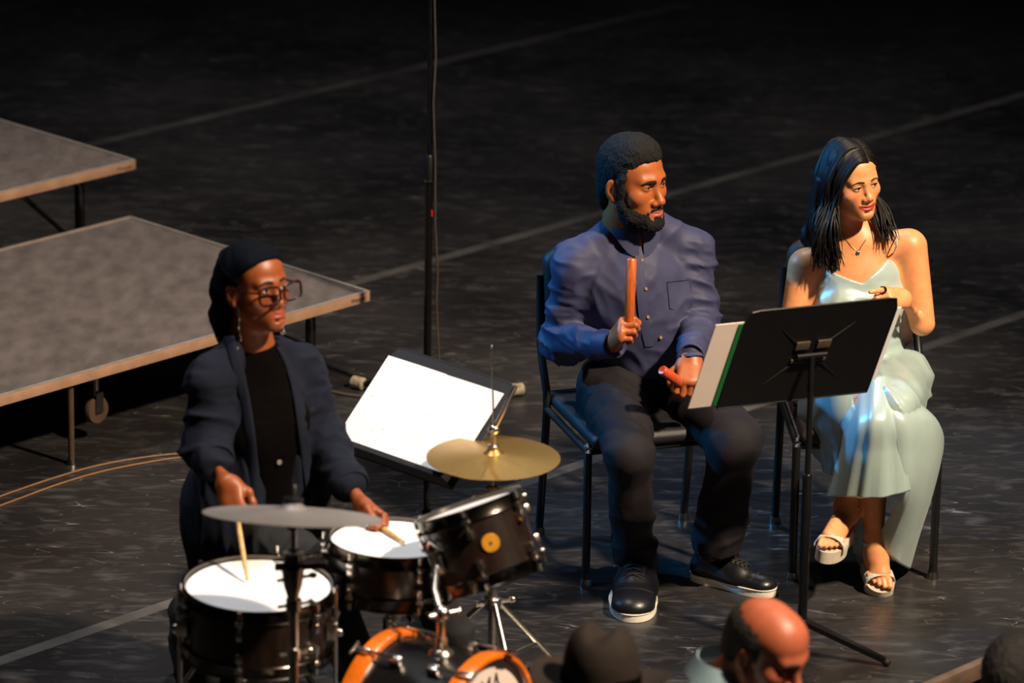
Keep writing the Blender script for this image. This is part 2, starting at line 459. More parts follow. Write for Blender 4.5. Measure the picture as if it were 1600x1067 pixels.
def sstep(e0, e1, x):
    t = np.clip((x-e0)/(e1-e0), 0, 1); return t*t*(3-2*t)
# ------------------------------------------------------------------ setting: stage floor, edge, pit
AU = radians(46.2)
U = np.array([cos(AU), sin(AU), 0]); Nn = np.array([-sin(AU), cos(AU), 0])
SM = frame((0, 0, 0), U, Nn, (0, 0, 1))          # stage frame: x along the seams, y towards the back of the stage

def floor_material():
    m = bpy.data.materials.new('stage_vinyl'); m.use_nodes = True; MATS['stage_vinyl'] = m
    nt = m.node_tree; N = nt.nodes; L = nt.links; b = N['Principled BSDF']
    tc = N.new('ShaderNodeTexCoord')
    def val(op, a, bv=None):
        n = N.new('ShaderNodeMath'); n.operation = op
        for i, v in enumerate((a, bv)):
            if v is None: continue
            if isinstance(v, (int, float)): n.inputs[i].default_value = v
            else: L.new(v, n.inputs[i])
        return n.outputs[0]
    def noise(scale, detail, rot=0.0, st=(1, 1, 1), dist=0.0):
        mp = N.new('ShaderNodeMapping'); mp.inputs['Rotation'].default_value = (0, 0, rot); mp.inputs['Scale'].default_value = st
        L.new(tc.outputs['Object'], mp.inputs['Vector'])
        n = N.new('ShaderNodeTexNoise'); n.inputs['Scale'].default_value = scale; n.inputs['Detail'].default_value = detail
        n.inputs['Distortion'].default_value = dist; L.new(mp.outputs['Vector'], n.inputs['Vector']); return n.outputs['Fac']
    def rng(v, a, c, lo=0.0, hi=1.0):
        n = N.new('ShaderNodeMapRange'); n.inputs['From Min'].default_value = a; n.inputs['From Max'].default_value = c
        n.inputs['To Min'].default_value = lo; n.inputs['To Max'].default_value = hi; L.new(v, n.inputs['Value']); return n.outputs['Result']
    # broad worn patches
    wear = rng(noise(1.1, 5), 0.35, 0.7)
    # smeared scuff marks in several directions
    sc = None
    for rot, st, sd in ((0.3, (1.2, 3.4, 1), 5.0), (1.2, (1.0, 3, 1), 6.1), (2.2, (1.3, 4, 1), 4.6), (-0.75, (1.0, 2.4, 1), 7.6)):
        s1 = rng(noise(sd, 5, rot, st, 0.6), 0.58, 0.80)
        sc = s1 if sc is None else val('MAXIMUM', sc, s1)
    # thin scratches: contour lines of a warped field, broken up by a mask
    ln = None
    for rot, sd, th in ((0.5, 1.9, 0.0022), (1.9, 2.6, 0.003), (2.7, 3.4, 0.003), (1.1, 4.2, 0.004)):
        f = noise(sd, 1.0, rot, (1, 4.5, 1), 0.15)
        d = val('ABSOLUTE', val('SUBTRACT', f, 0.5))
        l1 = rng(d, 0.0, th, 1.0, 0.0)
        l1 = val('MULTIPLY', l1, rng(noise(5.5, 2, rot+1), 0.56, 0.64))
        ln = l1 if ln is None else val('MAXIMUM', ln, l1)
    tot = val('ADD', val('MULTIPLY', wear, 0.16), val('ADD', val('MULTIPLY', sc, 0.30), val('MULTIPLY', ln, 0.8)))
    tot = val('MINIMUM', tot, 1.0)
    mx = N.new('ShaderNodeMix'); mx.data_type = 'RGBA'
    mx.inputs['A'].default_value = (*lin((24, 23, 25)), 1); mx.inputs['B'].default_value = (*lin((110, 106, 104)), 1)
    L.new(tot, mx.inputs['Factor']); L.new(mx.outputs['Result'], b.inputs['Base Color'])
    L.new(rng(tot, 0, 0.8, 0.27, 0.6), b.inputs['Roughness'])
    bp = N.new('ShaderNodeBump'); bp.inputs['Strength'].default_value = 0.12; bp.inputs['Distance'].default_value = 0.01
    L.new(noise(5, 4), bp.inputs['Height']); L.new(bp.outputs['Normal'], b.inputs['Normal'])
floor_material()
mat('seam_tape', (72, 69, 67), 0.5, 0.0, 0.5, 5, 0.1, 60)

SEAMS = [-2.93, -1.03, 0.87, 2.95, 5.0, 7.2]
fl = MB().box((1.0, 2.13, -0.06), (17, 10.12, 0.108), SM).build('floor', 'riser_under', None, smooth=False)
tag(fl, 'black dance-vinyl stage floor with scuffs and seams', None, kind='structure'); del fl['label']
for a, b in zip(SEAMS[:-1], SEAMS[1:]):
    MB().box((1.0, (a+b)/2, -0.003), (17, b-a-0.004, 0.006), SM).build('vinyl_strip', 'stage_vinyl', fl, smooth=False)
for a in SEAMS[1:-1]:
    MB().box((1.0, a, 0.0004), (17, 0.05, 0.0008), SM).build('tape_strip', 'seam_tape', fl, smooth=False)
tag(MB().box((1.0, -2.945, -0.02), (17, 0.03, 0.05), SM, 0.006).build('trim_1', 'stage_wood'), kind='structure')
tag(MB().box((1.0, -2.945, -0.50), (17, 0.05, 0.84), SM).build('wall_front', 'riser_under', smooth=False), kind='structure')
tag(MB().box((1.0, -6.0, -0.96), (17, 6.1, 0.08), SM).build('floor_pit', 'pit_floor', smooth=False), kind='structure')
PITZ = -0.92

# ------------------------------------------------------------------ platforms at the left
def platform(name, label, corner, length, depth, top, legs, word, wx, inkm):
    c = np.array(corner, float); root = thing(name, label, 'stage platform', (c[0], c[1], 0), 'grey folding stage platforms')
    M = frame((c[0], c[1], top), U, Nn, (0, 0, 1))       # deck spans x from -length to 0, y from 0 to depth
    MB().box((-length/2, depth/2, -0.014), (length-0.024, depth-0.024, 0.024), M).build('deck', 'riser_top', root, smooth=False)
    e = 0.034
    for nm, cc, sz in (('edge_rail', (-length/2, 0.006, -e/2), (length, 0.012, e)), ('edge_rail', (-length/2, depth-0.006, -e/2), (length, 0.012, e)),
                       ('edge_rail', (-0.006, depth/2, -e/2), (0.012, depth-0.024, e)), ('edge_rail', (-length+0.006, depth/2, -e/2), (0.012, depth-0.024, e))):
        r = MB().box(cc, sz, M, 0.0015).build(nm, 'riser_edge', root)
        lsz = (sz[0]*1.0, sz[1], 0.002); MB().box((cc[0], cc[1], 0.0012), lsz, M).build('lip', 'riser_lip', r, smooth=False)
    MB().box((-length/2, depth/2, -0.032), (length-0.03, depth-0.03, 0.008), M).build('underside', 'riser_under', root, smooth=False)
    for x, y in legs:
        b = -top+0.012
        lg = MB().tube([(x-0.10, y, -0.034), (x-0.03, y, -0.045), (x, y, -0.09), (x, y, b)], 0.018, 12, M).build('leg', 'black_gloss', root)
        MB().lathe([(0.0, -0.012), (0.017, -0.012), (0.017, 0.012), (0.0, 0.012)], 14, M@frame((x, y, b), (1, 0, 0), (0, 1, 0), (0, 0, 1))).build('foot', 'nickel', lg)
        MB().tube([(x, y, -top*0.62), (x-0.30, y, -0.038)], 0.009, 8, M).build('brace', 'black_gloss', root)
    if word:
        text_mesh(word, 0.021, frame(tp(M, (wx, -0.0008, -e*0.55)), U, (0, 0, 1), -Nn), 'lettering', inkm, root, 1.0, 0.0003, 0.2)
    return root, M
C1 = PZ(578, 455, 0.305); C2 = PZ(212, 250, 0.505)
front_plat, FM = platform('stage_platform', 'lower grey stage platform with tan edge behind the drummer', C1, 2.44, 1.22, 0.305,
                          [(-0.16, 0.12), (-0.16, 1.1), (-2.2, 1.1)], 'Wenger', -0.055, 'ink')
back_plat, BM = platform('stage_platform', 'higher grey stage platform at the upper left edge', C2, 2.44, 1.22, 0.505,
                         [(-0.16, 0.12), (-0.16, 1.1), (-2.2, 0.12)], 'Wenger', -0.055, 'ink_brown')
# straight brass-footed leg and caster under the lower platform
lx = np.linalg.inv(FM)@np.append(PZ(112, 725, 0), 1)
lg = MB().tube([(lx[0], lx[1], -0.04), (lx[0], lx[1], -0.293)], [0.011, 0.010], 12, FM).build('leg', 'caster_brown', front_plat)
MB().lathe([(0, 0), (0.018, 0), (0.014, 0.016), (0, 0.018)], 14, FM@frame((lx[0], lx[1], -0.305), (1, 0, 0), (0, 1, 0), (0, 0, 1))).build('foot', 'nickel', lg)
cp = PY(150, 640, (PZ(112, 725, 0)[1]+0.22)); 
wheel_ax = frame_z(cp, (0.75, -0.66, 0.0))
cs = MB().lathe([(0.008, -0.013), (0.042, -0.013), (0.046, -0.006), (0.046, 0.006), (0.042, 0.013), (0.008, 0.013)], 24, wheel_ax, True).build('caster', 'caster_brown', front_plat)
MB().box((0, 0.028, 0.018), (0.03, 0.07, 0.004), wheel_ax).box((0, 0.028, -0.018), (0.03, 0.07, 0.004), wheel_ax).tube([cp+np.array([0, 0, .05]), np.array([cp[0], cp[1], 0.27])], 0.012, 10).build('caster_fork', 'nickel', cs)

# cables on the floor at the left
def cable(name, label, pts, r, m, z=None):
    P = [PZ(*p, r) for p in pts]
    Q = []
    for i in range(len(P)-1):                       # catmull-rom
        p0, p1, p2, p3 = P[max(i-1, 0)], P[i], P[i+1], P[min(i+2, len(P)-1)]
        for t in np.linspace(0, 1, 7)[:-1]:
            Q.append(0.5*((2*p1)+(p2-p0)*t+(2*p0-5*p1+4*p2-p3)*t*t+(3*p1-p0-3*p2+p3)*t**3))
    Q.append(P[-1])
    o = MB().tube(Q, r, 8).build(name, m, None, origin=Q[0]); return tag(o, label, 'cable')
cable('floor_cable', 'upper tan cable curving across the floor under the lower platform', [(-40, 790), (30, 765), (90, 745), (150, 728), (215, 716), (290, 708), (370, 708)], 0.0032, 'cable_tan')
cable('floor_cable', 'lower tan cable curving across the floor in front of the platform leg', [(-40, 805), (30, 779), (90, 757), (150, 739), (215, 725), (290, 714), (372, 712)], 0.0032, 'cable_tan')
cable('floor_cable', 'thin dark cable running from the drummer towards the microphone stand foot', [(470, 603), (510, 610), (545, 617), (600, 622), (650, 618)], 0.005, 'cable_dark')

# ------------------------------------------------------------------ microphone stand
mb = PZ(667, 632, 0)
ms = thing('microphone_stand', 'tall black microphone stand rising behind the white sheet music', 'microphone stand', mb)
MB().tube([mb+np.array([0, 0, .06]), mb+np.array([0, 0, .82])], 0.0125, 14).build('pole', 'black_gloss', ms)
tpz = mb+np.array([0.0, 0, 1.75])
MB().tube([mb+np.array([0, 0, .80]), tpz], 0.0085, 12).build('upper_tube', 'black_gloss', ms)
zc = PY(667, 262, mb[1])[2]
cl = MB().lathe([(0.009, -0.04), (0.0165, -0.04), (0.0165, 0.035), (0.012, 0.045), (0.009, 0.045)], 16, frame(mb+np.array([0, 0, zc]), (1, 0, 0), (0, 1, 0), (0, 0, 1))).build('clutch', 'black_metal', ms)
MB().lathe([(0.0168, -0.003), (0.0178, -0.003), (0.0178, 0.003), (0.0168, 0.003)], 16, frame(mb+np.array([0, 0, zc-0.042]), (1, 0, 0), (0, 1, 0), (0, 0, 1)), True).build('ring', 'nickel', cl)
zr = PY(672, 332, mb[1])[2]
MB().box((0.012, -0.009, zr-mb[2]), (0.006, 0.004, 0.022), frame(mb, (1, 0, 0), (0, 1, 0), (0, 0, 1))).build('mark', 'red_mark', ms)
for fx, fy in ((556, 597), (812, 608)):
    f = PZ(fx, fy, 0.022); d = unit(mb+np.array([0, 0, .02])-f)
    lg = MB().tube([mb+np.array([0, 0, .10]), f+d*0.03], [0.011, 0.010], 10).build('leg', 'black_metal', ms)
    MB().tube([f-d*0.016, f-d*.01, f+d*0.03, f+d*0.036], [0.012, 0.021, 0.021, 0.012], 12).build('foot', 'rope_pad', lg)
f = mb+np.array([0.05, -0.30, 0.02])
lg = MB().tube([mb+np.array([0, 0, .10]), f], [0.011, 0.010], 10).build('leg', 'black_metal', ms)
MB().tube([f+np.array([-.002, .012, 0]), f+np.array([.002, -.025, 0])], 0.02, 12).build('foot', 'rope_pad', lg)
cpts = [(686, 560, .03), (684, 520, .02), (682, 470, .02), (684, 425, .02), (680, 350, .015), (680, 250, .015), (677, 160, .012), (681, 90, .012), (679, 0, .012), (680, -80, .012)]
Q = [PY(a, b, mb[1]-c) for a, b, c in cpts]
Q = [PZ(690, 632, .005)]+Q
o = MB().tube(Q, 0.0032, 8).build('hanging_cable', 'cable_dark', None, origin=Q[0])
tag(o, 'thin brown cable hanging down along the microphone stand pole', 'cable')

# ------------------------------------------------------------------ music stands
def music_stand(label, base, desk_c, w, up, wid, hei, deskmat, legdirs, legr, lipside, ld=0.056, lw=None, lo=0.0):
    """w = unit vector along the desk, up = unit vector up the desk; lipside * (w x up) is the side the ledge is on"""
    base = np.array(base, float); w = unit(w); up = unit(up-w*(np.dot(up, w))); nrm = np.cross(w, up)*lipside
    root = thing('music_stand', label, 'music stand', (base[0], base[1], 0))
    D = frame(desk_c, w, np.cross(nrm, w)*1.0, nrm)          # local y should be up
    if np.dot(D[:3, 1], up) < 0: D = frame(desk_c, -w, up, nrm)
    a, b = wid/2, hei/2; c = 0.035
    poly = [(-a, -b), (a, -b), (a, b-c), (a-c*0.35, b-c*0.1), (a-c, b), (-a+c, b), (-a+c*0.35, b-c*0.1), (-a, b-c)]
    desk = MB().prism(poly, -0.002, 0.002, D).build('desk', deskmat, root, smooth=False)
    lw = lw or wid
    MB().box((lo, -b+0.001, ld/2), (lw, 0.003, ld), D).box((lo, -b+0.007, ld), (lw, 0.014, 0.003), D).build('ledge', deskmat, desk, smooth=False)
    # rolled rim and pressed ribs on the back
    rim = [(p[0]*0.998, p[1]*0.998, 0) for p in poly]; rim.append(rim[0])
    MB().tube(rim, 0.0032, 6, D).build('rim', deskmat, desk)
    for sx, sy in ((1, 1), (1, -1), (-1, 1), (-1, -1)):
        MB().tube([(sx*0.045, sy*0.03, -0.002), (sx*0.125, sy*0.095, -0.002)], [0.005, 0.0012], 8, D).build('rib', deskmat, desk)
    # mounting bracket: four tabs and a pivot
    for sx in (1, -1):
        for sy in (1, -1):
            MB().box((sx*0.036, 0.006+sy*0.026, -0.006), (0.046, 0.026 if sy > 0 else 0.012, 0.006), D, 0.002).build('bracket_tab', 'bracket_brown', root)
    MB().tube([(-0.05, 0, -0.013), (0.05, 0, -0.013)], 0.008, 12, D).build('pivot', 'black_metal', root)
    top = tp(D, (0, -0.0, -0.016)); top = top+np.array([0, 0, -0.004])
    hub = np.array([base[0], base[1], 0.09]); mid = hub+(top-hub)*0.56
    MB().tube([mid, top], 0.0085, 14).build('inner_pole', 'black_metal', root)
    MB().tube([hub, mid+(top-mid)*0.02, mid+(top-mid)*0.03], [0.0135, 0.0135, 0.011], 14).build('pole', 'black_gloss', root)
    for ang, r in zip(legdirs, legr):
        d = np.array([cos(radians(ang)), sin(radians(ang)), 0]); s = np.array([-d[1], d[0], 0])
        P0 = hub+np.array([0, 0, 0.02]); P1 = np.array([base[0], base[1], 0.014])+d*r
        lm = frame(P0, unit(P1-P0), s, np.cross(unit(P1-P0), s)); Ln = np.linalg.norm(P1-P0)
        lg = MB().prism([(0, -0.016), (Ln, -0.009), (Ln, 0.009), (0, 0.016)], -0.007, 0.007, lm).build('leg', 'black_gloss', root, smooth=False)
        MB().ell((0, 0, 0), (0.013, 0.013, 0.012), frame((P1[0], P1[1], 0.012), (1, 0, 0), (0, 1, 0), (0, 0, 1)), 12, 8).build('foot_cap', 'black_rubber', lg)
    return root, D

def desk_axes(phi, tilt, roll, sgn):
    phi, tilt, roll = radians(phi), radians(tilt), radians(roll)
    w = np.array([cos(phi), sin(phi), 0]); p = np.array([sin(phi), -cos(phi), 0])
    up = cos(tilt)*np.array([0, 0, 1.])+sin(tilt)*p*sgn
    return cos(roll)*w-sin(roll)*up, sin(roll)*w+cos(roll)*up

# stand in front of the drummer: its desk slopes towards her and carries white sheets
w1, u1 = desk_axes(-44, 46, 0, -1); dc1 = PY(669, 641, -2.9)-u1*0.022
st1, D1 = music_stand('black music stand holding white sheet music in front of the drummer', (dc1[0]+0.01, dc1[1]+0.03), dc1, w1, u1, 0.47, 0.344,
                      'desk_grey', (100, 220, 340), (0.30, 0.30, 0.30), 1, 0.062, 0.43, 0.02)
def sheet(name, label, D, x0, x1, y0, y1, z0, m, cat, bend=0.0, grp=None, th=0.0012):
    b = MB(); n = 8; V = []; F = []
    for s in (0, 1):
        for i in range(n+1):
            for j in range(n+1):
                a = i/n; t = j/n
                V.append((x0+(x1-x0)*a, y0+(y1-y0)*t, z0+s*th+bend*sin(pi*a)*0.6+bend*(1-t)*a))
    k = (n+1)**2
    for i in range(n):
        for j in range(n):
            q = [i*(n+1)+j, (i+1)*(n+1)+j, (i+1)*(n+1)+j+1, i*(n+1)+j+1]
            F.append([v+k for v in q]); F.append(q[::-1])
    ed = [i*(n+1) for i in range(n+1)]+[n*(n+1)+j for j in range(1, n+1)]+[i*(n+1)+n for i in range(n-1, -1, -1)]+[j for j in range(n-1, 0, -1)]
    for a, c in zip(ed, ed[1:]+ed[:1]): F.append([a, c, c+k, a+k])
    b.add(V, F, D)
    return b, tag(b.build(name, m, None, origin=tp(D, ((x0+x1)/2, y0, z0))), label, cat, grp)
def paper_material():
    m = bpy.data.materials.new('score_paper'); m.use_nodes = True; MATS['score_paper'] = m
    nt = m.node_tree; N = nt.nodes; L = nt.links; b = N['Principled BSDF']; b.inputs['Roughness'].default_value = 0.75
    tc = N.new('ShaderNodeTexCoord'); nz = N.new('ShaderNodeTexNoise'); nz.inputs['Scale'].default_value = 60
    L.new(tc.outputs['Object'], nz.inputs['Vector']); r = N.new('ShaderNodeValToRGB')
    r.color_ramp.elements[0].position = 0.62; r.color_ramp.elements[0].color = (*lin((246, 246, 248)), 1)
    r.color_ramp.elements[1].position = 0.72; r.color_ramp.elements[1].color = (*lin((214, 216, 220)), 1)
    L.new(nz.outputs['Fac'], r.inputs['Fac']); L.new(r.outputs['Color'], b.inputs['Base Color'])
paper_material()
sheet('sheet_music', 'left white page of sheet music on the stand before the drummer', D1, -0.240, -0.010, -0.165, 0.138, 0.004, 'score_paper', 'sheet music', 0.003, 'pages on the drummer\'s stand')
sheet('sheet_music', 'right white page of sheet music partly behind the gold cymbal', D1, -0.012, 0.215, -0.165, 0.136, 0.0056, 'score_paper', 'sheet music', 0.002, 'pages on the drummer\'s stand')

# stand in front of the seated woman: its back faces the camera
w2, u2 = desk_axes(30, 20, 4, 1); sb = PZ(1251, 1026, 0); dc2 = PY(1264, 551, sb[1]+0.03)
st2, D2 = music_stand('black music stand seen from behind in front of the seated woman', sb, dc2, w2, u2, 0.51, 0.328,
                      'desk_black', (degrees(atan2(*(PZ(1385, 1033, 0.014)-sb)[1::-1])), 106, 226), (np.linalg.norm((PZ(1385, 1033, 0.014)-sb)[:2]), 0.27, 0.27), -1)
# folder on that stand: its cream and green left edge shows past the desk
sgn = 1 if D2[:3, 0]@np.array([1, 0, 0]) < 0 else -1
fx = sgn*0.26
b, fold = sheet('music_folder', 'open folder with cream page and green cover sticking out left of the stand', D2, fx-sgn*0.30, fx+sgn*0.088, -0.158, 0.125, 0.006, 'cream_paper', 'folder', 0.0, None, 0.003)
b2 = MB().box((fx-sgn*0.006, -0.016, 0.0035), (0.034, 0.275, 0.003), D2); b2.build('cover', 'green_card', fold, label='green folder cover')
b3 = MB().box((fx-sgn*0.49, -0.005, 0.010), (0.10, 0.25, 0.004), D2); o = b3.build('loose_page', 'paper', None, origin=tp(D2, (fx-sgn*0.49, -0.15, 0.010)))
tag(o, 'white page edge showing right of the stand next to the woman', 'sheet music')
# ------------------------------------------------------------------ chairs
def chair(label, cx, cy, yaw, wid, dep, seatmat):
    root = thing('stacking_chair', label, 'chair', (cx, cy, 0), 'black padded chairs on the stage')
    C = face_frame((cx, cy, 0), yaw); w = wid/2; d = dep/2; sz = 0.445
    S = Solid(); S.box((0, 0.01, sz-0.002), (w-0.01, d+0.005, 0.022), 0.02, 0.01); S.ell((0, 0.01, sz+0.012), (w-0.03, d-0.03, 0.022), 0.02)
    V, F = S.mesh(0.008); V = (C[:3, :3]@V.T).T+C[:3, 3]; link_mesh('seat', V, F, seatmat, root, sharp=None)
    n = 17; Vb = []; Fb = []                          # curved padded backrest
    S = Solid()
    for i in range(n):
        x = -w+0.045+(2*w-0.09)*i/(n-1); q = (x/w)**2
        S.cap((x, -d-0.035+0.03*q, 0.60), (x, -d-0.085+0.03*q, 0.84), 0.024, 0.022, 0.06)
    V, F = S.mesh(0.008); V = relax(V, F, 12); V = (C[:3, :3]@V.T).T+C[:3, 3]; link_mesh('backrest', V, F, seatmat, root, sharp=None)
    for s in (-1, 1):
        lg = MB().tube([(s*w, d, 0.012), (s*w, d-0.004, sz-0.03), (s*w*0.97, d-0.03, sz-0.022)], 0.0125, 12, C).build('leg', 'black_metal', root)
        MB().lathe([(0, 0), (0.018, 0), (0.018, 0.006), (0.0155, 0.022), (0, 0.022)], 14, C@frame((s*w, d, 0), (1, 0, 0), (0, 1, 0), (0, 0, 1))).build('glide', 'nickel', lg)
        # rear leg runs up, kinks at the seat and carries the backrest
        lg = MB().tube([(s*w, -d, 0.012), (s*w, -d+0.035, 0.25), (s*w, -d+0.055, 0.42), (s*w, -d+0.05, 0.47), (s*w, -d+0.005, 0.545), (s*w*0.985, -d-0.03, 0.60), (s*w*0.95, -d-0.07, 0.80)], 0.0125, 12, C).build('leg', 'black_metal', root)
        MB().lathe([(0, 0), (0.018, 0), (0.018, 0.006), (0.0155, 0.022), (0, 0.022)], 14, C@frame((s*w, -d, 0), (1, 0, 0), (0, 1, 0), (0, 0, 1))).build('glide', 'nickel', lg)
        MB().tube([(s*w, d-0.004, sz-0.028), (s*w, -d+0.055, sz-0.028)], 0.011, 10, C).build('seat_rail', 'black_metal', root)
    MB().tube([(-w, d-0.01, sz-0.03), (w, d-0.01, sz-0.03)], 0.011, 10, C).build('seat_rail', 'black_metal', root)
    return root
chair('black padded chair under the man holding the wooden sticks', 0.382, -2.03, 17.5, 0.466, 0.455, 'seat_vinyl')
chair('black padded chair under the woman in the satin dress', 1.038, -1.985, 3.0, 0.42, 0.475, 'seat_brown')

# ------------------------------------------------------------------ drums
def ringprof(r0, r1, z0, z1): return [(r0, z0), (r1, z0), (r1, z1), (r0, z1)]
def drum(name, label, c, axis, r, depth, nl, hoopmat='dark_chrome', headmat='drum_head', shellmat='drum_shell', xh=(1, 0, 0), a0=0.0, headr=1.0):
    """c = centre of the top head"""
    M = frame_z(c, axis, xh); root = thing(name, label, 'drum', c-unit(axis)*depth)
    MB().lathe([(r*0.96, -0.004), (r, -0.010), (r, -depth+0.010), (r*0.96, -depth+0.004)], 48, M).build('shell', shellmat, root)
    MB().lathe([(0, 0.0015), (r*0.97, 0.0015), (r*1.005, -0.004), (r*1.01, -0.012)], 48, M).build('head', headmat, root)
    MB().lathe([(0, -depth-0.001), (r*0.97, -depth-0.001), (r*1.005, -depth+0.004)], 48, M).build('bottom_head', headmat, root)
    for z, s in ((0, 1), (-depth, -1)):
        MB().lathe([(r*1.012, z-s*0.022), (r*1.035, z-s*0.024), (r*1.045, z-s*0.022), (r*1.022, z-s*0.016), (r*1.022, z+s*0.008), (r*1.040, z+s*0.011), (r*1.04, z+s*0.014), (r*1.008, z+s*0.013), (r*1.008, z-s*0.01)], 48, M, True).build('hoop', hoopmat, root)
    for i in range(nl):
        a = a0+2*pi*i/nl; ca, sa = cos(a), sin(a)
        for z, s in ((0, 1), (-depth, -1)):
            L = M@frame((r*1.0*ca, r*1.0*sa, z), (ca, sa, 0), (-sa, ca, 0), (0, 0, 1))
            zl = -s*min(0.052, depth*0.33)
            lug = MB().box((0.010, 0, zl), (0.024, 0.017, 0.026), L, 0.005).build('lug', 'chrome', root)
            MB().tube([(0.0165, 0, zl), (0.0165, 0, -s*0.012)], 0.0038, 8, L).build('tension_rod', 'chrome', lug)
            MB().box((0.0165, 0, -s*0.018), (0.014, 0.020, 0.012), L, 0.003).build('claw', 'chrome', lug)
            MB().lathe([(0, 0.014), (0.006, 0.014), (0.006, -0.004), (0, -0.004)] if s > 0 else [(0, -0.014), (0.006, -0.014), (0.006, 0.004), (0, 0.004)], 8, L@frame((0.0165, 0, 0), (1, 0, 0), (0, 1, 0), (0, 0, 1))).build('rod_head', 'chrome', lug)
    return root, M

# floor tom
fc = PZ(404, 918, 0.56)
ft, FTM = drum('floor_tom', 'dark brown floor tom with white head at lower left', fc, (0.02, -0.02, 1), 0.190, 0.165, 6, a0=radians(20))
for a in (radians(200), radians(-18), radians(80)):
    ca, sa = cos(a), sin(a); r = 0.190
    bk = MB().box((r*1.07*ca, r*1.07*sa, -0.085), (0.03, 0.03, 0.05), FTM@frame((0, 0, 0), (1, 0, 0), (0, 1, 0), (0, 0, 1)), 0.006).build('leg_bracket', 'chrome', ft)
    MB().tube([tp(FTM, (r*1.13*ca, r*1.13*sa, -0.05)), tp(FTM, (r*1.16*ca, r*1.16*sa, -0.03))], 0.004, 8).ell((0, 0, 0), (0.012, 0.006, 0.012), frame(tp(FTM, (r*1.17*ca, r*1.17*sa, -0.09)), (1, 0, 0), (0, 1, 0), (0, 0, 1)), 10, 6).build('wing_bolt', 'chrome', bk)
    top = tp(FTM, (r*1.11*ca, r*1.11*sa, 0.035)); bot = np.array([top[0]+0.03*ca, top[1]+0.03*sa, 0.012])
    mid = np.array([top[0], top[1], 0.18])
    lg = MB().tube([top, mid, bot+np.array([0, 0, .02]), bot], [0.0058]*4, 10).build('leg', 'chrome', ft)
    MB().ell((0, 0, 0), (0.015, 0.015, 0.013), frame(bot+np.array([0, 0, .001]), (1, 0, 0), (0, 1, 0), (0, 0, 1)), 12, 8).build('rubber_foot', 'black_rubber', lg)

# snare drum on its basket stand
sc_ = PZ(614, 846, 0.62); sdep = 0.125
sn, SNM = drum('snare_drum', 'dark brown snare drum with white head in front of the drummer', sc_, (0.03, 0.03, 1), 0.165, sdep, 6, a0=radians(55))
MB().box((0.165*1.06*cos(radians(215)), 0.165*1.06*sin(radians(215)), -0.095), (0.035, 0.04, 0.06), SNM, 0.006).build('strainer', 'black_metal', sn)
MB().box((0, 0, -sdep-0.006), (0.30, 0.035, 0.004), SNM, 0.001).build('snare_wires', 'nickel', sn)
sb_ = np.array([sc_[0], sc_[1], 0])
ss = thing('snare_stand', 'chrome tripod stand under the snare drum', 'drum stand', sb_)
hub = tp(SNM, (0, 0, -sdep-0.075))
for i in range(3):
    a = radians(-70+120*i); e = tp(SNM, (0.155*cos(a), 0.155*sin(a), -sdep-0.018)); t = tp(SNM, (0.158*cos(a), 0.158*sin(a), -sdep+0.010))
    am = MB().tube([hub, e], 0.007, 10).build('basket_arm', 'chrome', ss)
    MB().tube([e-np.array([0, 0, .004]), t], 0.010, 10).build('gripper', 'black_rubber', am)
MB().tube([hub, np.array([sb_[0], sb_[1], 0.16])], 0.0105, 12).build('pole', 'chrome', ss)
MB().lathe([(0.011, -0.02), (0.02, -0.02), (0.02, 0.02), (0.011, 0.02)], 14, frame(hub-np.array([0, 0, .03]), (1, 0, 0), (0, 1, 0), (0, 0, 1)), True).build('tilter', 'chrome', ss)
for i in range(3):
    a = radians(35+120*i); d = np.array([cos(a), sin(a), 0])
    lg = MB().tube([sb_+np.array([0, 0, .25])+d*0.012, sb_+d*0.24+np.array([0, 0, .014])], 0.007, 8).build('leg', 'chrome', ss)
    MB().ell((0, 0, 0), 0.013, frame(sb_+d*0.24+np.array([0, 0, .013]), (1, 0, 0), (0, 1, 0), (0, 0, 1)), 10, 8).build('rubber_foot', 'black_rubber', lg)
    MB().tube([sb_+np.array([0, 0, .17]), sb_+d*0.13+np.array([0, 0, .135])], 0.005, 8).build('strut', 'chrome', ss)

# bass drum lying on its side
bax = unit((0.86, -0.50, 0.0)); bR = 0.228; bz = 0.262
fcen = PZ(752, 1027, bz+bR*1.06); fcen[2] = bz
bdep = 0.28; bd = thing('bass_drum', 'small bass drum with bright orange wooden hoops at the bottom edge', 'drum', (fcen[0], fcen[1], 0))
BDM = frame_z(fcen, bax, (0, 0, 1))                       # z along the axis, x up
MB().lathe([(bR, -0.02), (bR, -bdep+0.02)], 56, BDM).build('shell', 'black_gloss', bd)
MB().lathe([(0, 0.0), (bR*0.985, 0.0), (bR*1.0, -0.01)], 56, BDM).build('front_head', 'cream_paper', bd, label='cream front head lettered TAMA')
MB().lathe([(bR*1.0, -bdep+0.01), (bR*0.985, -bdep), (0, -bdep)], 56, BDM).build('batter_head', 'drum_head', bd)
for z in (0.0, -bdep):
    hp = MB().lathe([(bR*1.015, z-0.022), (bR*1.06, z-0.022), (bR*1.065, z-0.018), (bR*1.065, z+0.018), (bR*1.06, z+0.022), (bR*1.015, z+0.022)], 64, BDM, True).build('hoop', 'wood_hoop', bd, label='orange wooden hoop')
    MB().lathe(ringprof(bR*1.0, bR*1.014, z-0.023 if z == 0 else z-0.012, z+0.012 if z == 0 else z+0.023), 64, BDM, True).build('collar', 'chrome', hp)
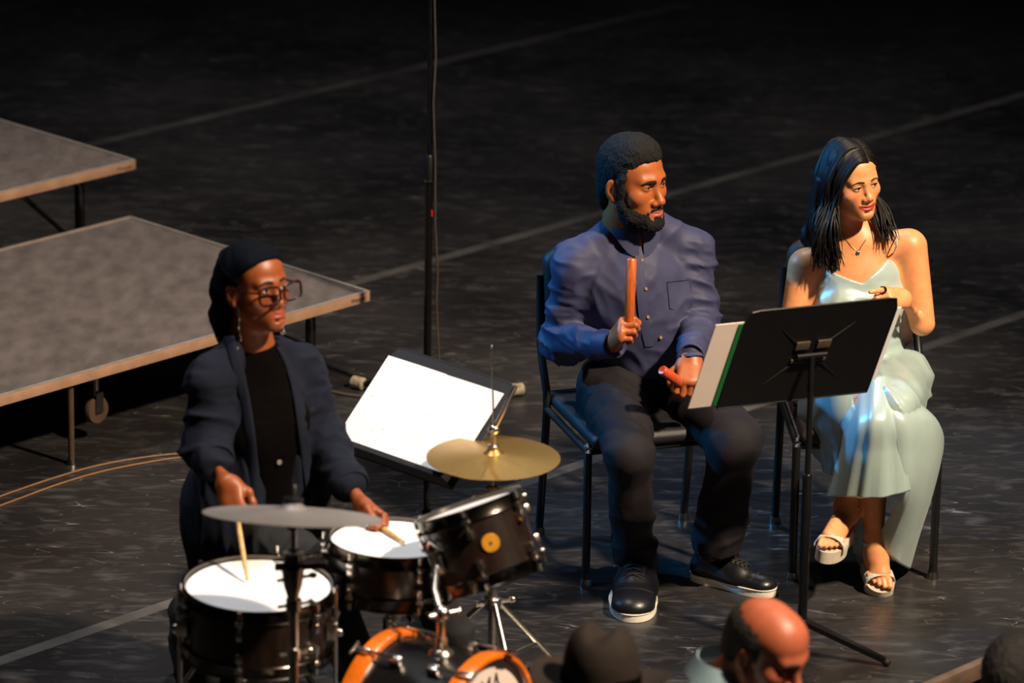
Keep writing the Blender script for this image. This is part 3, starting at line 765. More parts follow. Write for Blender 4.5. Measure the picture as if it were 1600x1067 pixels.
for i in range(8):
    a = 2*pi*(i+0.5)/8; ca, sa = cos(a), sin(a)
    for z, s in ((0.0, -1), (-bdep, 1)):
        L = BDM@frame((bR*ca, bR*sa, z), (ca, sa, 0), (-sa, ca, 0), (0, 0, 1))
        lug = MB().box((0.011, 0, s*0.085), (0.026, 0.022, 0.034), L, 0.006).build('lug', 'chrome', bd)
        MB().tube([(0.022, 0, s*0.085), (0.022, 0, -s*0.032)], 0.004, 8, L).build('tension_rod', 'chrome', lug)
        MB().box((0.020, 0, -s*0.012), (0.010, 0.018, 0.040), L, 0.003).build('claw', 'chrome', lug)
        MB().tube([(0.022, -0.022, -s*0.036), (0.022, 0.022, -s*0.036)], 0.0045, 8, L).build('key_handle', 'chrome', lug)
for s in (-1, 1):
    p0 = tp(BDM, (-bR*0.4, s*bR*0.93, -0.07)); p1 = p0+np.array([BDM[0, 1]*s*0.16, BDM[1, 1]*s*0.16, 0]); p1[2] = 0.012
    lg = MB().tube([p0, p1], 0.007, 8).build('spur', 'chrome', bd)
    MB().ell((0, 0, 0), 0.012, frame(p1, (1, 0, 0), (0, 1, 0), (0, 0, 1)), 10, 8).build('rubber_foot', 'black_rubber', lg)
hz = np.array([0, 0, 1.]); hx = unit(np.cross(hz, bax))
text_mesh('TAMA', 0.088, frame(tp(BDM, (bR*0.62, 0, 0.0012)), hx, hz, bax), 'lettering', 'ink', bd, 0.82)

# rack tom with its holder on the bass drum
tc_ = PY(733, 795, -3.78); tax = unit((-0.33, 0.245, 0.91))
tm, TMM = drum('rack_tom', 'dark brown rack tom tilted towards the drummer with round gold badge', tc_, tax, 0.138, 0.185, 6, a0=radians(-8), xh=(0.9, -0.43, 0))
ba = atan2(*(np.linalg.inv(TMM[:3, :3])@np.array([0.32, -0.93, -.1]))[1::-1])
bgM = TMM@frame((0.138*cos(ba), 0.138*sin(ba), -0.088), (-sin(ba), cos(ba), 0), (0, 0, 1), (cos(ba), sin(ba), 0))
bg_ = MB().lathe([(0, 0.0045), (0.0225, 0.0045), (0.0245, 0.001), (0.0245, -0.002)], 28, bgM).build('badge', 'badge', tm, label='round gold badge')
MB().lathe([(0, 0.0065), (0.004, 0.0065), (0.005, 0.004)], 12, bgM).build('air_vent', 'nickel', bg_)
post = tp(BDM, (bR*0.985, 0.0, -bdep*0.42))
ha = atan2(*(np.linalg.inv(TMM[:3, :3])@np.array([-0.72, -0.66, -.1]))[1::-1])
brk = tp(TMM, (0.150*cos(ha), 0.150*sin(ha), -0.10))
ptop = np.array([post[0], post[1], brk[2]-0.075])
hd = thing('tom_holder', 'chrome tom holder post standing on the bass drum', 'drum mount', post)
MB().lathe([(0, 0), (0.034, 0), (0.03, 0.012), (0.018, 0.02), (0.016, 0.05), (0, 0.05)], 20, frame(post-np.array([0, 0, .004]), (1, 0, 0), (0, 1, 0), (0, 0, 1))).build('base_plate', 'chrome', hd)
MB().tube([post, ptop], 0.0115, 14).build('post', 'chrome', hd)
MB().ell((0, 0, 0), 0.022, frame(ptop, (1, 0, 0), (0, 1, 0), (0, 0, 1)), 16, 10).build('ball_clamp', 'chrome', hd)
MB().tube([ptop, (ptop+brk)/2+np.array([-0.012, -0.012, 0.0]), brk], 0.0085, 12).build('arm', 'chrome', hd)
MB().tube([ptop+np.array([-.03, -.02, .0]), ptop+np.array([.04, .02, .0])], 0.006, 10).ell((0, 0, 0), (0.006, 0.016, 0.012), frame(ptop+np.array([.045, .02, .0]), (1, 0, 0), (0, 1, 0), (0, 0, 1)), 12, 8).build('wing_nut', 'chrome', hd)
MB().box((0.146*cos(ha), 0.146*sin(ha), -0.10), (0.034, 0.034, 0.06), TMM, 0.006).build('mount_bracket', 'chrome', tm)
MB().tube([tp(TMM, (0.15*cos(ha+.25*s), 0.15*sin(ha+.25*s), -0.04-0.03*abs(s))) for s in np.linspace(-1, 1, 7)], 0.004, 8).build('suspension_loop', 'chrome', tm)

def cymbal(name, label, c, axis, r, m, bell=0.16, grp=None):
    M = frame_z(c, axis); root = thing(name, label, 'cymbal', c, grp)
    h = r*0.16
    pr = [(0.006, h+0.0), (r*bell*0.55, h*0.93), (r*bell*0.9, h*0.62), (r*bell*1.05, h*0.50), (r*0.4, h*0.36), (r*0.7, h*0.16), (r, 0)]
    pr2 = pr+[(q[0], q[1]-0.0014) for q in pr[::-1]]
    MB().lathe(pr2, 72, M, True).build('bow', m, root, sharp=30)
    return root, M, h
def stand(label, base, top, clamp_z, legdirs, r=0.28, cols=()):
    root = thing('cymbal_stand', label, 'cymbal stand', (base[0], base[1], 0)); b = np.array([base[0], base[1], 0]); t = np.array(top, float)
    zz = lambda z: b+(t-b)*(z/t[2])
    MB().tube([zz(0.11), zz(clamp_z)], 0.0125, 14).build('lower_tube', 'chrome', root)
    MB().tube([zz(clamp_z-.02), t], 0.0075, 12).build('upper_tube', 'chrome', root)
    for z, rr in ((clamp_z, 0.021), (0.29, 0.024), (0.115, 0.022))+tuple(cols):
        cl = MB().lathe([(rr*0.55, -0.018), (rr, -0.015), (rr, 0.015), (rr*0.55, 0.018)], 16, frame(zz(z), (1, 0, 0), (0, 1, 0), (0, 0, 1)), True).build('collar', 'chrome', root)
        MB().tube([zz(z)+np.array([-rr*1.9, -rr*.9, 0]), zz(z)+np.array([rr*1.9, rr*.9, 0])], 0.005, 8).ell((0, 0, 0), (0.012, 0.005, 0.009), frame(zz(z)+np.array([rr*2.2, rr*1.1, 0]), (1, 0, 0), (0, 1, 0), (0, 0, 1)), 10, 6).build('wing_bolt', 'chrome', cl)
    for a in legdirs:
        d = np.array([cos(radians(a)), sin(radians(a)), 0])
        lg = MB().tube([zz(0.29)+d*0.022, b+d*r+np.array([0, 0, .015])], 0.0085, 10).build('leg', 'chrome', root)
        MB().tube([b+d*r+np.array([0, 0, .03])-d*.02, b+d*(r+.012)+np.array([0, 0, .013])], 0.0125, 10).build('rubber_foot', 'black_rubber', lg)
        MB().tube([zz(0.115)+d*0.02, b+d*r*0.62+np.array([0, 0, .12])], 0.006, 8).build('strut', 'chrome', root)
    return root
# gold cymbal at the back of the kit
Y2 = -3.2
c2 = PY(771, 715, Y2); cy2, CM2, h2 = cymbal('crash_cymbal', 'shiny gold crash cymbal beside the sheet music', c2, (0.0, 0.0, 1), 0.181, 'cymbal_gold', 0.15, 'cymbals of the drum kit')
tp2 = tp(CM2, (0, 0, h2+0.045))
st = stand('chrome cymbal stand under the gold cymbal', (c2[0]+0.005, Y2+0.0), tp(CM2, (0, 0, h2+0.03)), c2[2]-0.1, (48, 168, 288), 0.29)
MB().lathe([(0.0, 0.0), (0.017, 0.0), (0.017, 0.006), (0.008, 0.009), (0.008, 0.028), (0, 0.028)], 16, CM2@frame((0, 0, h2), (1, 0, 0), (0, 1, 0), (0, 0, 1))).build('wing_nut', 'chrome', cy2)
jt = tp(CM2, (0, 0, h2+0.05))
MB().tube([tp(CM2, (0, 0, h2+.02)), jt], 0.006, 10).ell((0, 0, 0), (0.016, 0.011, 0.014), frame(jt, (1, 0, 0), (0, 1, 0), (0, 0, 1)), 12, 8).build('tilter', 'chrome', st)
rd = MB().tube([jt, PY(806, 603, Y2)], 0.0062, 10).build('boom_arm', 'chrome', st)
MB().tube([jt, PY(768, 543, Y2)], [0.003, 0.0018], 8).ell((0, 0, 0), 0.0045, frame(PY(768, 541, Y2), (1, 0, 0), (0, 1, 0), (0, 0, 1)), 10, 8).build('thin_rod', 'nickel', st)
# dark cymbal in front
Y3 = -4.18
c3 = PY(457, 806, Y3); cy3, CM3, h3 = cymbal('ride_cymbal', 'grey bronze ride cymbal nearly edge-on above the floor tom', c3, (0.04, 0.25, 1), 0.222, 'cymbal_dark', 0.16, 'cymbals of the drum kit')
st3 = stand('chrome cymbal stand in front of the floor tom', (c3[0]+0.0, Y3+0.01), tp(CM3, (0, 0, h3+0.03)), c3[2]-0.17, (20, 140, 262), 0.27, ((c3[2]-0.115, 0.026), (c3[2]-0.24, 0.02), (c3[2]-0.37, 0.017)))
MB().lathe([(0.0, 0.0), (0.024, 0.0), (0.024, 0.01), (0.010, 0.013), (0.010, 0.034), (0.006, 0.042), (0, 0.042)], 18, CM3@frame((0, 0, h3), (1, 0, 0), (0, 1, 0), (0, 0, 1))).build('wing_nut', 'black_metal', cy3)
MB().lathe([(0.0, 0.0), (0.022, 0.0), (0.022, -0.02), (0.013, -0.03), (0.012, -0.06), (0, -0.06)], 18, CM3@frame((0, 0, h3*0.7), (1, 0, 0), (0, 1, 0), (0, 0, 1))).build('felt_seat', 'black_rubber', st3)
wz = PY(470, 884, Y3)
MB().box((0, 0, 0), (0.13, 0.02, 0.018), frame(wz, unit((1, 0.05, 0.04)), (0, 1, 0), (0, 0, 1)), 0.005).lathe([(0.03, 0), (0.024, -0.05), (0.012, -0.09), (0, -0.09)], 14, frame(wz-np.array([0.02, 0, .0]), (1, 0, 0), (0, 1, 0), (0, 0, 1))).build('bracket', 'nickel', st3)

# drum throne
thz = thing('drum_throne', 'round black drum throne under the drummer', 'stool', (-0.70, -3.20, 0))
TZ = frame((-0.70, -3.20, 0), (1, 0, 0), (0, 1, 0), (0, 0, 1))
MB().lathe([(0, 0.40), (0.15, 0.40), (0.165, 0.415), (0.165, 0.455), (0.14, 0.475), (0, 0.48)], 32, TZ).build('seat', 'vinyl_black', thz)
MB().tube([(0, 0, 0.12), (0, 0, 0.41)], 0.016, 12, TZ).build('post', 'chrome', thz)
for a in (90, 210, 330):
    d = np.array([cos(radians(a)), sin(radians(a)), 0])
    lg = MB().tube([np.array([0, 0, .3])+d*.02, d*0.26+np.array([0, 0, .014])], 0.009, 10, TZ).build('leg', 'chrome', thz)
    MB().ell((0, 0, 0), 0.014, TZ@frame(d*0.26+np.array([0, 0, .014]), (1, 0, 0), (0, 1, 0), (0, 0, 1)), 10, 8).build('rubber_foot', 'black_rubber', lg)
# ------------------------------------------------------------------ figures: heads, hands, feet
def project(S, p, d, n=300, L=0.5):
    d = unit(d); t = np.linspace(0, L, n); P = np.asarray(p, float)+t[:, None]*d; f = S.eval(P)
    i = int(np.argmax(f < 0)) if (f < 0).any() else n-1
    return P[i]
def spline(P, n=6):
    P = [np.asarray(p, float) for p in P]; Q = []
    for i in range(len(P)-1):
        p0, p1, p2, p3 = P[max(i-1, 0)], P[i], P[i+1], P[min(i+2, len(P)-1)]
        for t in np.linspace(0, 1, n+1)[:-1]:
            Q.append(0.5*((2*p1)+(p2-p0)*t+(2*p0-5*p1+4*p2-p3)*t*t+(3*p1-p0-3*p2+p3)*t**3))
    Q.append(P[-1]); return Q
def head(S, M, sc, p):
    """face looks along local +y, +x is the figure's right, origin between the ears"""
    S.at(M, sc); g = p.get
    S.ell((0, -0.014, 0.040), (0.073, 0.094, 0.084), 0.02)
    S.ell((0, 0.034, 0.050), (0.060, 0.050, 0.055), 0.03)
    S.ell((0, 0.026, -0.030), (g('fw', 0.058), 0.064, 0.080), 0.035)
    for s in (-1, 1):
        S.cap((s*g('jw', 0.052), 0.000, -0.050), (s*0.012, 0.072, -0.094+g('dc', 0.0)), 0.020, 0.015, 0.03)
        S.ell((s*g('ck', 0.045), 0.058, -0.018), (0.020, 0.018, 0.018), 0.03)
    S.ell((0, 0.078, -0.092+g('dc', 0.0)), (0.019, 0.015, 0.015), 0.02)
    # brow, eye hollows
    for s in (-1, 1):
        S.cap((s*0.012, 0.085, 0.026), (s*0.040, 0.0745, 0.028), g('brow', 0.0095), 0.0075, 0.022)
        S.ell((s*0.031, 0.098, 0.009), (0.019, g('sock', 0.0135), 0.0115), 0.014, 's')
    # nose
    nw = g('nw', 1.0); nl = g('nl', 1.0); dn = g('dn', 0.0); dm = g('dm', 0.0)
    S.cap((0, 0.082, 0.020), (0, 0.101+0.006*nl, -0.028+dn), 0.0068, 0.0092*nw, 0.014)
    S.ell((0, 0.103+0.007*nl, -0.033+dn), (0.0108*nw, 0.0095, 0.0090), 0.010)
    for s in (-1, 1): S.ell((s*0.0128*nw, 0.097, -0.037+dn), (0.0080*nw, 0.0095, 0.0072), 0.007)
    for s in (-1, 1): S.ell((s*0.0062*nw, 0.105, -0.0445+dn), (0.0032, 0.0050, 0.0032), 0.003, 's')
    # mouth
    lf = g('lip', 1.0); mw = g('mw', 0.024); sm = g('smile', 0.0)
    S.ell((0, 0.073, -0.064+dm), (0.031, 0.022, 0.026), 0.025)
    def lip(k, y0, y1, y2, z0, z1, z2): return [(-mw*k, y0, z0+dm+sm), (-mw*0.6, (y0+y1*2)/3, (z0+z1*2)/3+dm+sm*.4), (-mw*0.25, y2, z1+dm), (0, y2, z2+dm), (mw*0.25, y2, z1+dm), (mw*0.6, (y0+y1*2)/3, (z0+z1*2)/3+dm+sm*.4), (mw*k, y0, z0+dm+sm)]
    lipu = lip(1.0, 0.0850, 0.0925, 0.0945, -0.0640, -0.0603, -0.0614)
    lipl = lip(0.92, 0.0845, 0.0905, 0.0925, -0.0662, -0.0712, -0.0722)
    S.chain(lipu, [0.0030, 0.0042*lf, 0.0046*lf, 0.0044*lf, 0.0046*lf, 0.0042*lf, 0.0030], 0.004)
    S.chain(lipl, [0.0030, 0.0048*lf, 0.0058*lf, 0.0062*lf, 0.0058*lf, 0.0048*lf, 0.0030], 0.004)
    S.chain([(-mw*0.98, 0.0885, -0.0652+dm+sm), (-mw*.5, 0.0975, -0.0660+dm+sm*.3), (0, 0.1005, -0.0662+dm), (mw*.5, 0.0975, -0.0660+dm+sm*.3), (mw*0.98, 0.0885, -0.0652+dm+sm)], [0.0010, 0.0012+g('open', 0), 0.0013+g('open', 0), 0.0012+g('open', 0), 0.0010], 0.0022, 's')
    S.cap((-0.010, 0.0925, -0.0815+dm), (0.010, 0.0925, -0.0815+dm), 0.003, 0.003, 0.012, 's')
    # ears
    for s in (-1, 1):
        R = np.array([[cos(.35*s), -sin(.35*s), 0], [sin(.35*s), cos(.35*s), 0], [0, 0, 1]])
        S.ell((s*0.076, -0.010, -0.004), (0.007, 0.018, 0.031), 0.006, 'u', R)
        S.ell((s*0.084, -0.006, 0.001), (0.0055, 0.010, 0.019), 0.004, 's', R)
        S.ell((s*0.075, -0.004, -0.030), (0.006, 0.008, 0.009), 0.006)
    # lids
    op = g('eye', 0.0046)
    for s in (-1, 1):
        S.ell((s*0.031, 0.0765, 0.0105), (0.0150, 0.0138, 0.0138), 0.006)
        S.ell((s*0.031, 0.0920, 0.0095), (0.0128, 0.0150, op), 0.0015, 's')
    S.cap((0, -0.024, -0.045), (0, -0.036, -0.125), g('neck', 0.052), g('neck', 0.052)*1.02, 0.025)
    S.at(I4)
    return lipu, lipl

def head_local(V, M, sc):
    return ((V-M[:3, 3])@M[:3, :3])/sc
def skin_cols(V, base, M=None, sc=1, lips=None, lipcol=None, blush=None, stubble=None, var=0.06):
    base = np.array(lin(base)); C = np.tile(base, (len(V), 1))
    C *= (1+var*vnoise(V*18, 3)+var*0.5*vnoise(V*60, 4))[:, None]
    if M is not None:
        Q = head_local(V, M, sc)
        def mix(w, c): C[:] = C*(1-w[:, None])+np.array(lin(c))*w[:, None]
        if blush is not None:
            for s in (-1, 1):
                d = np.linalg.norm((Q-np.array([s*0.042, 0.07, -0.022]))/np.array([.022, .03, .018]), axis=1); mix(0.35*np.exp(-d*d), blush)
            d = np.linalg.norm((Q-np.array([0, 0.112, -0.034]))/np.array([.012, .012, .012]), axis=1); mix(0.3*np.exp(-d*d), blush)
        if lips is not None:
            d = np.full(len(V), 9.)
            sq = np.array([1, 0.35, 1])
            for ch, r in zip(lips, (0.0046, 0.0058)):
                for a, b in zip(ch[:-1], ch[1:]):
                    m = (np.linalg.norm(Q-np.array(a), axis=1) < 0.05); dd = np.full(len(V), 9.)
                    if m.any(): dd[m] = seg_dist(Q[m]*sq, np.array(a)*sq, np.array(b)*sq)
                    d = np.minimum(d, dd-r)
            w = 1-sstep(-0.0008, 0.0014, d); w *= (Q[:, 1] > 0.07); mix(w, lipcol)
        if stubble is not None:
            w = sstep(-0.035, -0.06, Q[:, 2]+0.25*(np.abs(Q[:, 0])-0.05))*sstep(-0.02, 0.02, Q[:, 1])*0.85*(np.abs(Q[:, 2]+.07) < .06)
            mix(w*0.8, stubble)
    return np.clip(C, 0.002, 1)

def eyes(root, M, sc, gaze=(0, 0), iris=(62, 36, 20), white=(205, 196, 188)):
    for s in (-1, 1):
        c = np.array([s*0.031, 0.0765, 0.0103])
        gd = unit((gaze[0], 1.0, gaze[1])); nu, nv = 28, 20
        G = frame_z((0, 0, 0), gd); b = MB().ell((0, 0, 0), 0.0126*sc, frame(tp(M, c*sc), *(M[:3, :3]@G[:3, :3]).T), nu, nv)
        V = np.array(b.V); ang = np.degrees(np.arccos(np.clip(((V-tp(M, c*sc))/(0.0126*sc))@(M[:3, :3]@gd), -1, 1)))
        C = np.tile(np.array(lin(white)), (len(V), 1)); C[ang < 30] = lin(iris); C[ang < 14] = (0.004, 0.004, 0.004)
        link_mesh('eye', V, b.F, 'eye', root, cols=C)

def on_face(S, M, sc, x, z, off=0.0):
    ys = np.linspace(0.14, 0.0, 281); P = np.array([tp(M, np.array([x, y, z])*sc) for y in ys]); d = S.eval(P)
    i = np.argmax(d < 0) if (d < 0).any() else 0
    return tp(M, np.array([x, ys[i]+off, z])*sc)
def brows(root, S, M, sc, m, th=1.0, arch=0.004, z0=0.0275, inner=0.012, outer=0.050):
    for s in (-1, 1):
        P = []; R = []
        for t in np.linspace(0, 1, 9):
            x = s*(inner+(outer-inner)*t); z = z0+arch*sin(pi*min(1, t*0.8+0.15))-0.004*max(0, t-0.6)*2
            P.append(on_face(S, M, sc, x, z, -0.0006)); R.append(sc*th*0.0042*(0.75+0.4*sin(pi*min(t+.25, 1)) if t < .95 else 0.3))
        MB().tube(P, R, 8).build('eyebrow', m, root)

FL = {'i': 0.072, 'm': 0.079, 'r': 0.073, 'p': 0.058}
def hand(S, wrist, Y, T, right, curl, sc=1.0, thumb=None, spread=0.0, k=0.003, forearm=None, fr=1.0):
    """Y = along the metacarpals, T = towards the thumb side; curl = {finger: (a1, a2, a3)} degrees; thumb = local points"""
    Y = unit(Y); T = np.asarray(T, float); T = unit(T-Y*(T@Y)); sx = -1 if right else 1
    X = T*sx; Z = np.cross(X, Y); H = frame(wrist, X, Y, Z)
    S.at(H, sc)
    S.cap((sx*0.014, 0.012, 0), (sx*0.020, 0.084, 0.001), 0.0175, 0.0145, 0.02, flat=((0, 0, 1), 0.8))
    S.cap((-sx*0.010, 0.012, 0), (-sx*0.006, 0.086, 0.002), 0.0175, 0.0145, 0.02, flat=((0, 0, 1), 0.8))
    S.cap((-sx*0.014, 0.012, 0), (-sx*0.026, 0.078, 0), 0.0165, 0.0130, 0.02, flat=((0, 0, 1), 0.8))
    S.ell((sx*0.024, 0.030, -0.008), (0.016, 0.028, 0.014), 0.014)
    tips = {}
    for f, x0, y0, r in (('i', 0.0285, 0.088, 0.0090), ('m', 0.0095, 0.092, 0.0093), ('r', -0.0095, 0.089, 0.0088), ('p', -0.0270, 0.081, 0.0076)):
        a = 0; pnt = np.array([sx*x0, y0, 0.0]); L = FL[f]; cu = curl[f]
        sp = radians(spread)*{'i': 1, 'm': .3, 'r': -.4, 'p': -1.1}[f]*sx
        pts = [pnt.copy()]
        for seg, (fr, da) in enumerate(zip((0.47, 0.30, 0.23), cu)):
            a += radians(da); dv = np.array([sin(sp)*cos(a), cos(a)*cos(sp), -sin(a)])
            pnt = pnt+dv*L*fr; pts.append(pnt.copy())
        S.chain(pts, [r*1.08, r*0.98, r*0.90, r*0.78], k)
        tips[f] = tp(H, pts[-1]*sc)
    th = thumb or [(0.026, 0.022, -0.010), (0.050, 0.050, -0.020), (0.060, 0.078, -0.026), (0.062, 0.102, -0.028)]
    S.chain([(sx*a, b, c) for a, b, c in th], [0.0145, 0.0115, 0.0105, 0.0085], 0.008)
    S.at(I4)
    if forearm is not None:
        S.cap(wrist+Y*0.006, np.asarray(wrist)+(np.asarray(forearm)-wrist)*0.5, 0.0235*sc, 0.032*sc*fr, 0.02)
        S.cap(np.asarray(wrist)+(np.asarray(forearm)-wrist)*0.5, forearm, 0.032*sc*fr, 0.036*sc*fr, 0.02)
    return H, tips
GRIP = {'i': (62, 78, 48), 'm': (66, 82, 50), 'r': (70, 84, 50), 'p': (74, 84, 48)}
REST = {'i': (22, 28, 16), 'm': (28, 34, 20), 'r': (32, 38, 22), 'p': (36, 40, 24)}

def sneaker(root, heel, toe, right, zup=0.0, sockdir=None):
    heel = np.array(heel, float); toe = np.array(toe, float); d = unit((toe-heel)*np.array([1, 1, 0])); L = np.linalg.norm((toe-heel)[:2])
    Mx = frame((heel[0], heel[1], zup), np.cross(d, (0, 0, 1)), d, (0, 0, 1)); s = 1 if right else -1
    hw = L*0.158
    prof = []                                              # sole outline: x half widths along y
    for t in np.linspace(0, 2*pi, 40, endpoint=False):
        y = L/2-L/2*cos(t); q = y/L
        wv = hw*(0.80+0.28*sstep(0.3, 0.72, q))*(max(0.0, 1-(abs(q-0.5)/0.5)**4.2))**0.5
        x = wv if t < pi else -wv
        prof.append((x-s*0.012*sstep(0.5, 1, q), y))
    S = Solid().at(Mx)
    S.cap((0, L*0.14, 0.045), (-s*0.004, L*0.55, 0.040), hw*0.86, hw*0.94, 0.02)
    S.cap((-s*0.004, L*0.52, 0.036), (-s*0.010, L*0.845, 0.030), hw*0.98, hw*0.98, 0.02, flat=((0, 0, 1), 0.66))
    S.cap((0, L*0.15, 0.06), (0, L*0.17, 0.098), hw*0.78, hw*0.74, 0.02)
    S.cap((0, L*0.24, 0.082), (0, L*0.60, 0.046), hw*0.56, hw*0.50, 0.025)
    S.box((0, L/2, -0.05), (0.2, L, 0.074), 0.002, 0.002, 's')
    V, F = S.mesh(0.004); up = link_mesh('sneaker', V, F, 'leather_black', root, sharp=None, label='black leather sneaker with white sole')
    MB().prism(prof, 0.001, 0.026, Mx).build('sole', 'sole_white', up, sharp=50)
    MB().tube([(x*1.005, L/2+(y-L/2)*1.003, 0.024) for x, y in prof]+[(prof[0][0]*1.005, L/2+(prof[0][1]-L/2)*1.003, 0.024)], 0.0022, 6, Mx).build('welt', 'sole_white', up)
    def on(x, y, o=0.002): return project(S, tp(Mx, (x, y, 0.2)), (0, 0, -1), 300, 0.2)+np.array([0, 0, o])
    for i in range(6):
        y = L*(0.38+0.052*i); w = hw*0.50
        for q in (-1, 1):
            MB().tube([on(-w, y-q*0.007), on(-w*0.5, y-q*0.0035, 0.0035), on(0, y, 0.004+0.001*q), on(w*0.5, y+q*0.0035, 0.0035), on(w, y+q*0.007)], 0.0024, 6).build('lace', 'lace_black', up)
    for q in (-1, 1):
        MB().tube(spline([on(0, L*0.36, 0.004), on(q*0.018, L*0.35, 0.014), on(q*0.030, L*0.38, 0.006), on(q*0.012, L*0.385, 0.006), on(0, L*0.37, 0.005)], 4), 0.002, 6).build('lace_bow', 'lace_black', up)
    MB().tube([on(hw*0.86*sin(a)*1.0-s*.008, L*0.72+hw*0.42*cos(a), 0.0005) for a in np.linspace(-1.35, 1.35, 13)], 0.0014, 6).build('toe_seam', 'lace_black', up)
    return Mx

def bare_foot(S, ankle, heel, ball, up, right, sc=1.0):
    """foot from heel to ball with five toes; up = direction of the instep"""
    heel = np.array(heel, float); ball = np.array(ball, float); Y = unit(ball-heel); up = np.array(up, float); Z = unit(up-Y*(up@Y)); X = np.cross(Y, Z)
    L = np.linalg.norm(ball-heel); Fm = frame(heel, X, Y, Z); s = -1 if right else 1      # big toe side: right foot -> local -x
    S.at(Fm)
    S.cap((0, 0.006, 0.026*sc), (0, 0.02, 0.028*sc), 0.026*sc, 0.026*sc, 0.02)
    S.cap((0, 0.01, 0.030*sc), (s*0.006, L, 0.014*sc), 0.026*sc, 0.021*sc, 0.02)
    S.cap((0, 0.0, 0.03*sc), (-s*0.016, L*0.92, 0.010*sc), 0.022*sc, 0.015*sc, 0.02)
    S.cap((0, 0.02, 0.062*sc), (s*0.012, L*0.9, 0.018*sc), 0.024*sc, 0.018*sc, 0.03)
    for i, (x, l, r) in enumerate(((0.022, 0.046, 0.0105), (0.006, 0.044, 0.0080), (-0.007, 0.039, 0.0074), (-0.019, 0.033, 0.0070), (-0.030, 0.026, 0.0068))):
        y0 = L-0.006*max(0, i-1)
        S.chain([(s*x*sc, y0, 0.010*sc), (s*x*sc*1.04, y0+l*0.6*sc, 0.014*sc), (s*x*sc*1.04, y0+l*sc, 0.008*sc)], [r*sc, r*sc, r*sc*0.92], 0.0025)
    S.at(I4)
    S.cap(ankle, tp(Fm, (0, 0.015, 0.045*sc)), 0.027*sc, 0.029*sc, 0.03)
    return Fm
# ------------------------------------------------------------------ the man with the two wooden sticks
def ribbon(rows, th, name, m, parent, sharp=40):
    """rows: list of polylines (equal length) -> thick sheet"""
    A = np.array(rows, float); R, Cn, _ = A.shape
    du = np.gradient(A, axis=0); dv = np.gradient(A, axis=1); nn = np.cross(du, dv); nn /= np.maximum(np.linalg.norm(nn, axis=2, keepdims=True), 1e-9)
    V = np.concatenate([(A+nn*th/2).reshape(-1, 3), (A-nn*th/2).reshape(-1, 3)]); k = R*Cn; F = []
    for i in range(R-1):
        for j in range(Cn-1):
            q = [i*Cn+j, (i+1)*Cn+j, (i+1)*Cn+j+1, i*Cn+j+1]; F.append(q[::-1]); F.append([v+k for v in q])
    ed = [i*Cn for i in range(R)]+[(R-1)*Cn+j for j in range(1, Cn)]+[i*Cn+Cn-1 for i in range(R-2, -1, -1)]+[j for j in range(Cn-2, 0, -1)]
    for a, b in zip(ed, ed[1:]+ed[:1]): F.append([a, b, b+k, a+k])
    return link_mesh(name, V, F, m, parent, sharp=sharp)
def collar(root, c, M, r, m, name='collar', tipdrop=0.055, gap=14, h=0.035, lean=0.020):
    """folded shirt collar standing around a neck; M gives facing"""
    rows = []
    n = 41
    for j in range(5):
        row = []
        for i in range(n):
            a = radians(gap+(360-2*gap)*i/(n-1)); f = max(0.0, cos(a))**3          # a = 0 at the front
            t = j/4
            rad = r*(1-0.05*(1-t))+lean*t; z = h*(1-0.25*f)-(h+0.012)*t-tipdrop*f*t
            rad2 = rad+0.022*f*t
            row.append(tp(M, (sin(a)*rad2*1.05, cos(a)*rad2, z))-M[:3, 3]+c)
        rows.append(row)
    return ribbon(rows, 0.003, name, m, root)

man = thing('person', 'seated man in slate blue button-up shirt and dark trousers holding wooden sticks', 'person', (0.37, -2.0, 0))
mHead = PY(988, 288, -2.02); MH = face_frame(mHead, 47, 2, 0); MSC = 1.05
shR, shL = PY(896, 412, -2.03), PY(1083, 392, -1.93)
elR, elL = PY(878, 532, -2.02), PY(1094, 505, -1.97)
wrR, wrL = PY(954, 538, -2.27), PY(1081, 552, -2.25)
hpR, hpL = PY(952, 606, -1.98), PY(1060, 598, -1.93)
knR, knL = PY(985, 712, -2.42), PY(1146, 692, -2.34)
anR, anL = PY(991, 853, -2.33), PY(1122, 840, -2.30)
nkb = PY(988, 354, -1.99); pel = (hpR+hpL)/2+np.array([0, .02, .0])
S = Solid(); lips = head(S, MH, MSC, {'jw': 0.055, 'fw': 0.060, 'nw': 1.18, 'lip': 1.15, 'neck': 0.052, 'eye': 0.0032, 'brow': 0.0105, 'nl': 0.6})
S.cap(tp(MH, (0, -0.034, -0.11)), nkb-np.array([0, 0, .03]), 0.056, 0.060, 0.03)
Sman = S; V1, F1 = S.mesh(0.0023)
Sh = Solid()
RH, rtips = hand(Sh, wrR+np.array([0.006, -0.006, 0.010]), (0.26, -0.70, 0.66), (0.05, 0.62, 0.78), True, GRIP, 1.02,
                 thumb=[(0.022, 0.020, -0.012), (0.042, 0.044, -0.030), (0.040, 0.070, -0.044), (0.028, 0.086, -0.050)], forearm=wrR+(elR-wrR)*0.4, fr=0.8)
Sl = Solid()
LH, ltips = hand(Sl, wrL+np.array([-0.002, -0.012, -0.006]), (-0.12, -0.80, -0.60), (-1.0, 0.0, 0.10), False, {'i': (48, 66, 40), 'm': (52, 70, 44), 'r': (56, 72, 44), 'p': (58, 72, 44)}, 1.02,
                 thumb=[(0.022, 0.020, -0.012), (0.046, 0.046, -0.026), (0.046, 0.074, -0.040), (0.034, 0.094, -0.046)], forearm=wrL+(elL-wrL)*0.4, fr=0.8)
Sb = Solid(); Sb.chain([shR, elR, wrR], [0.034, 0.032, 0.024], 0.02).chain([shL, elL, wrL], [0.034, 0.032, 0.024], 0.02)
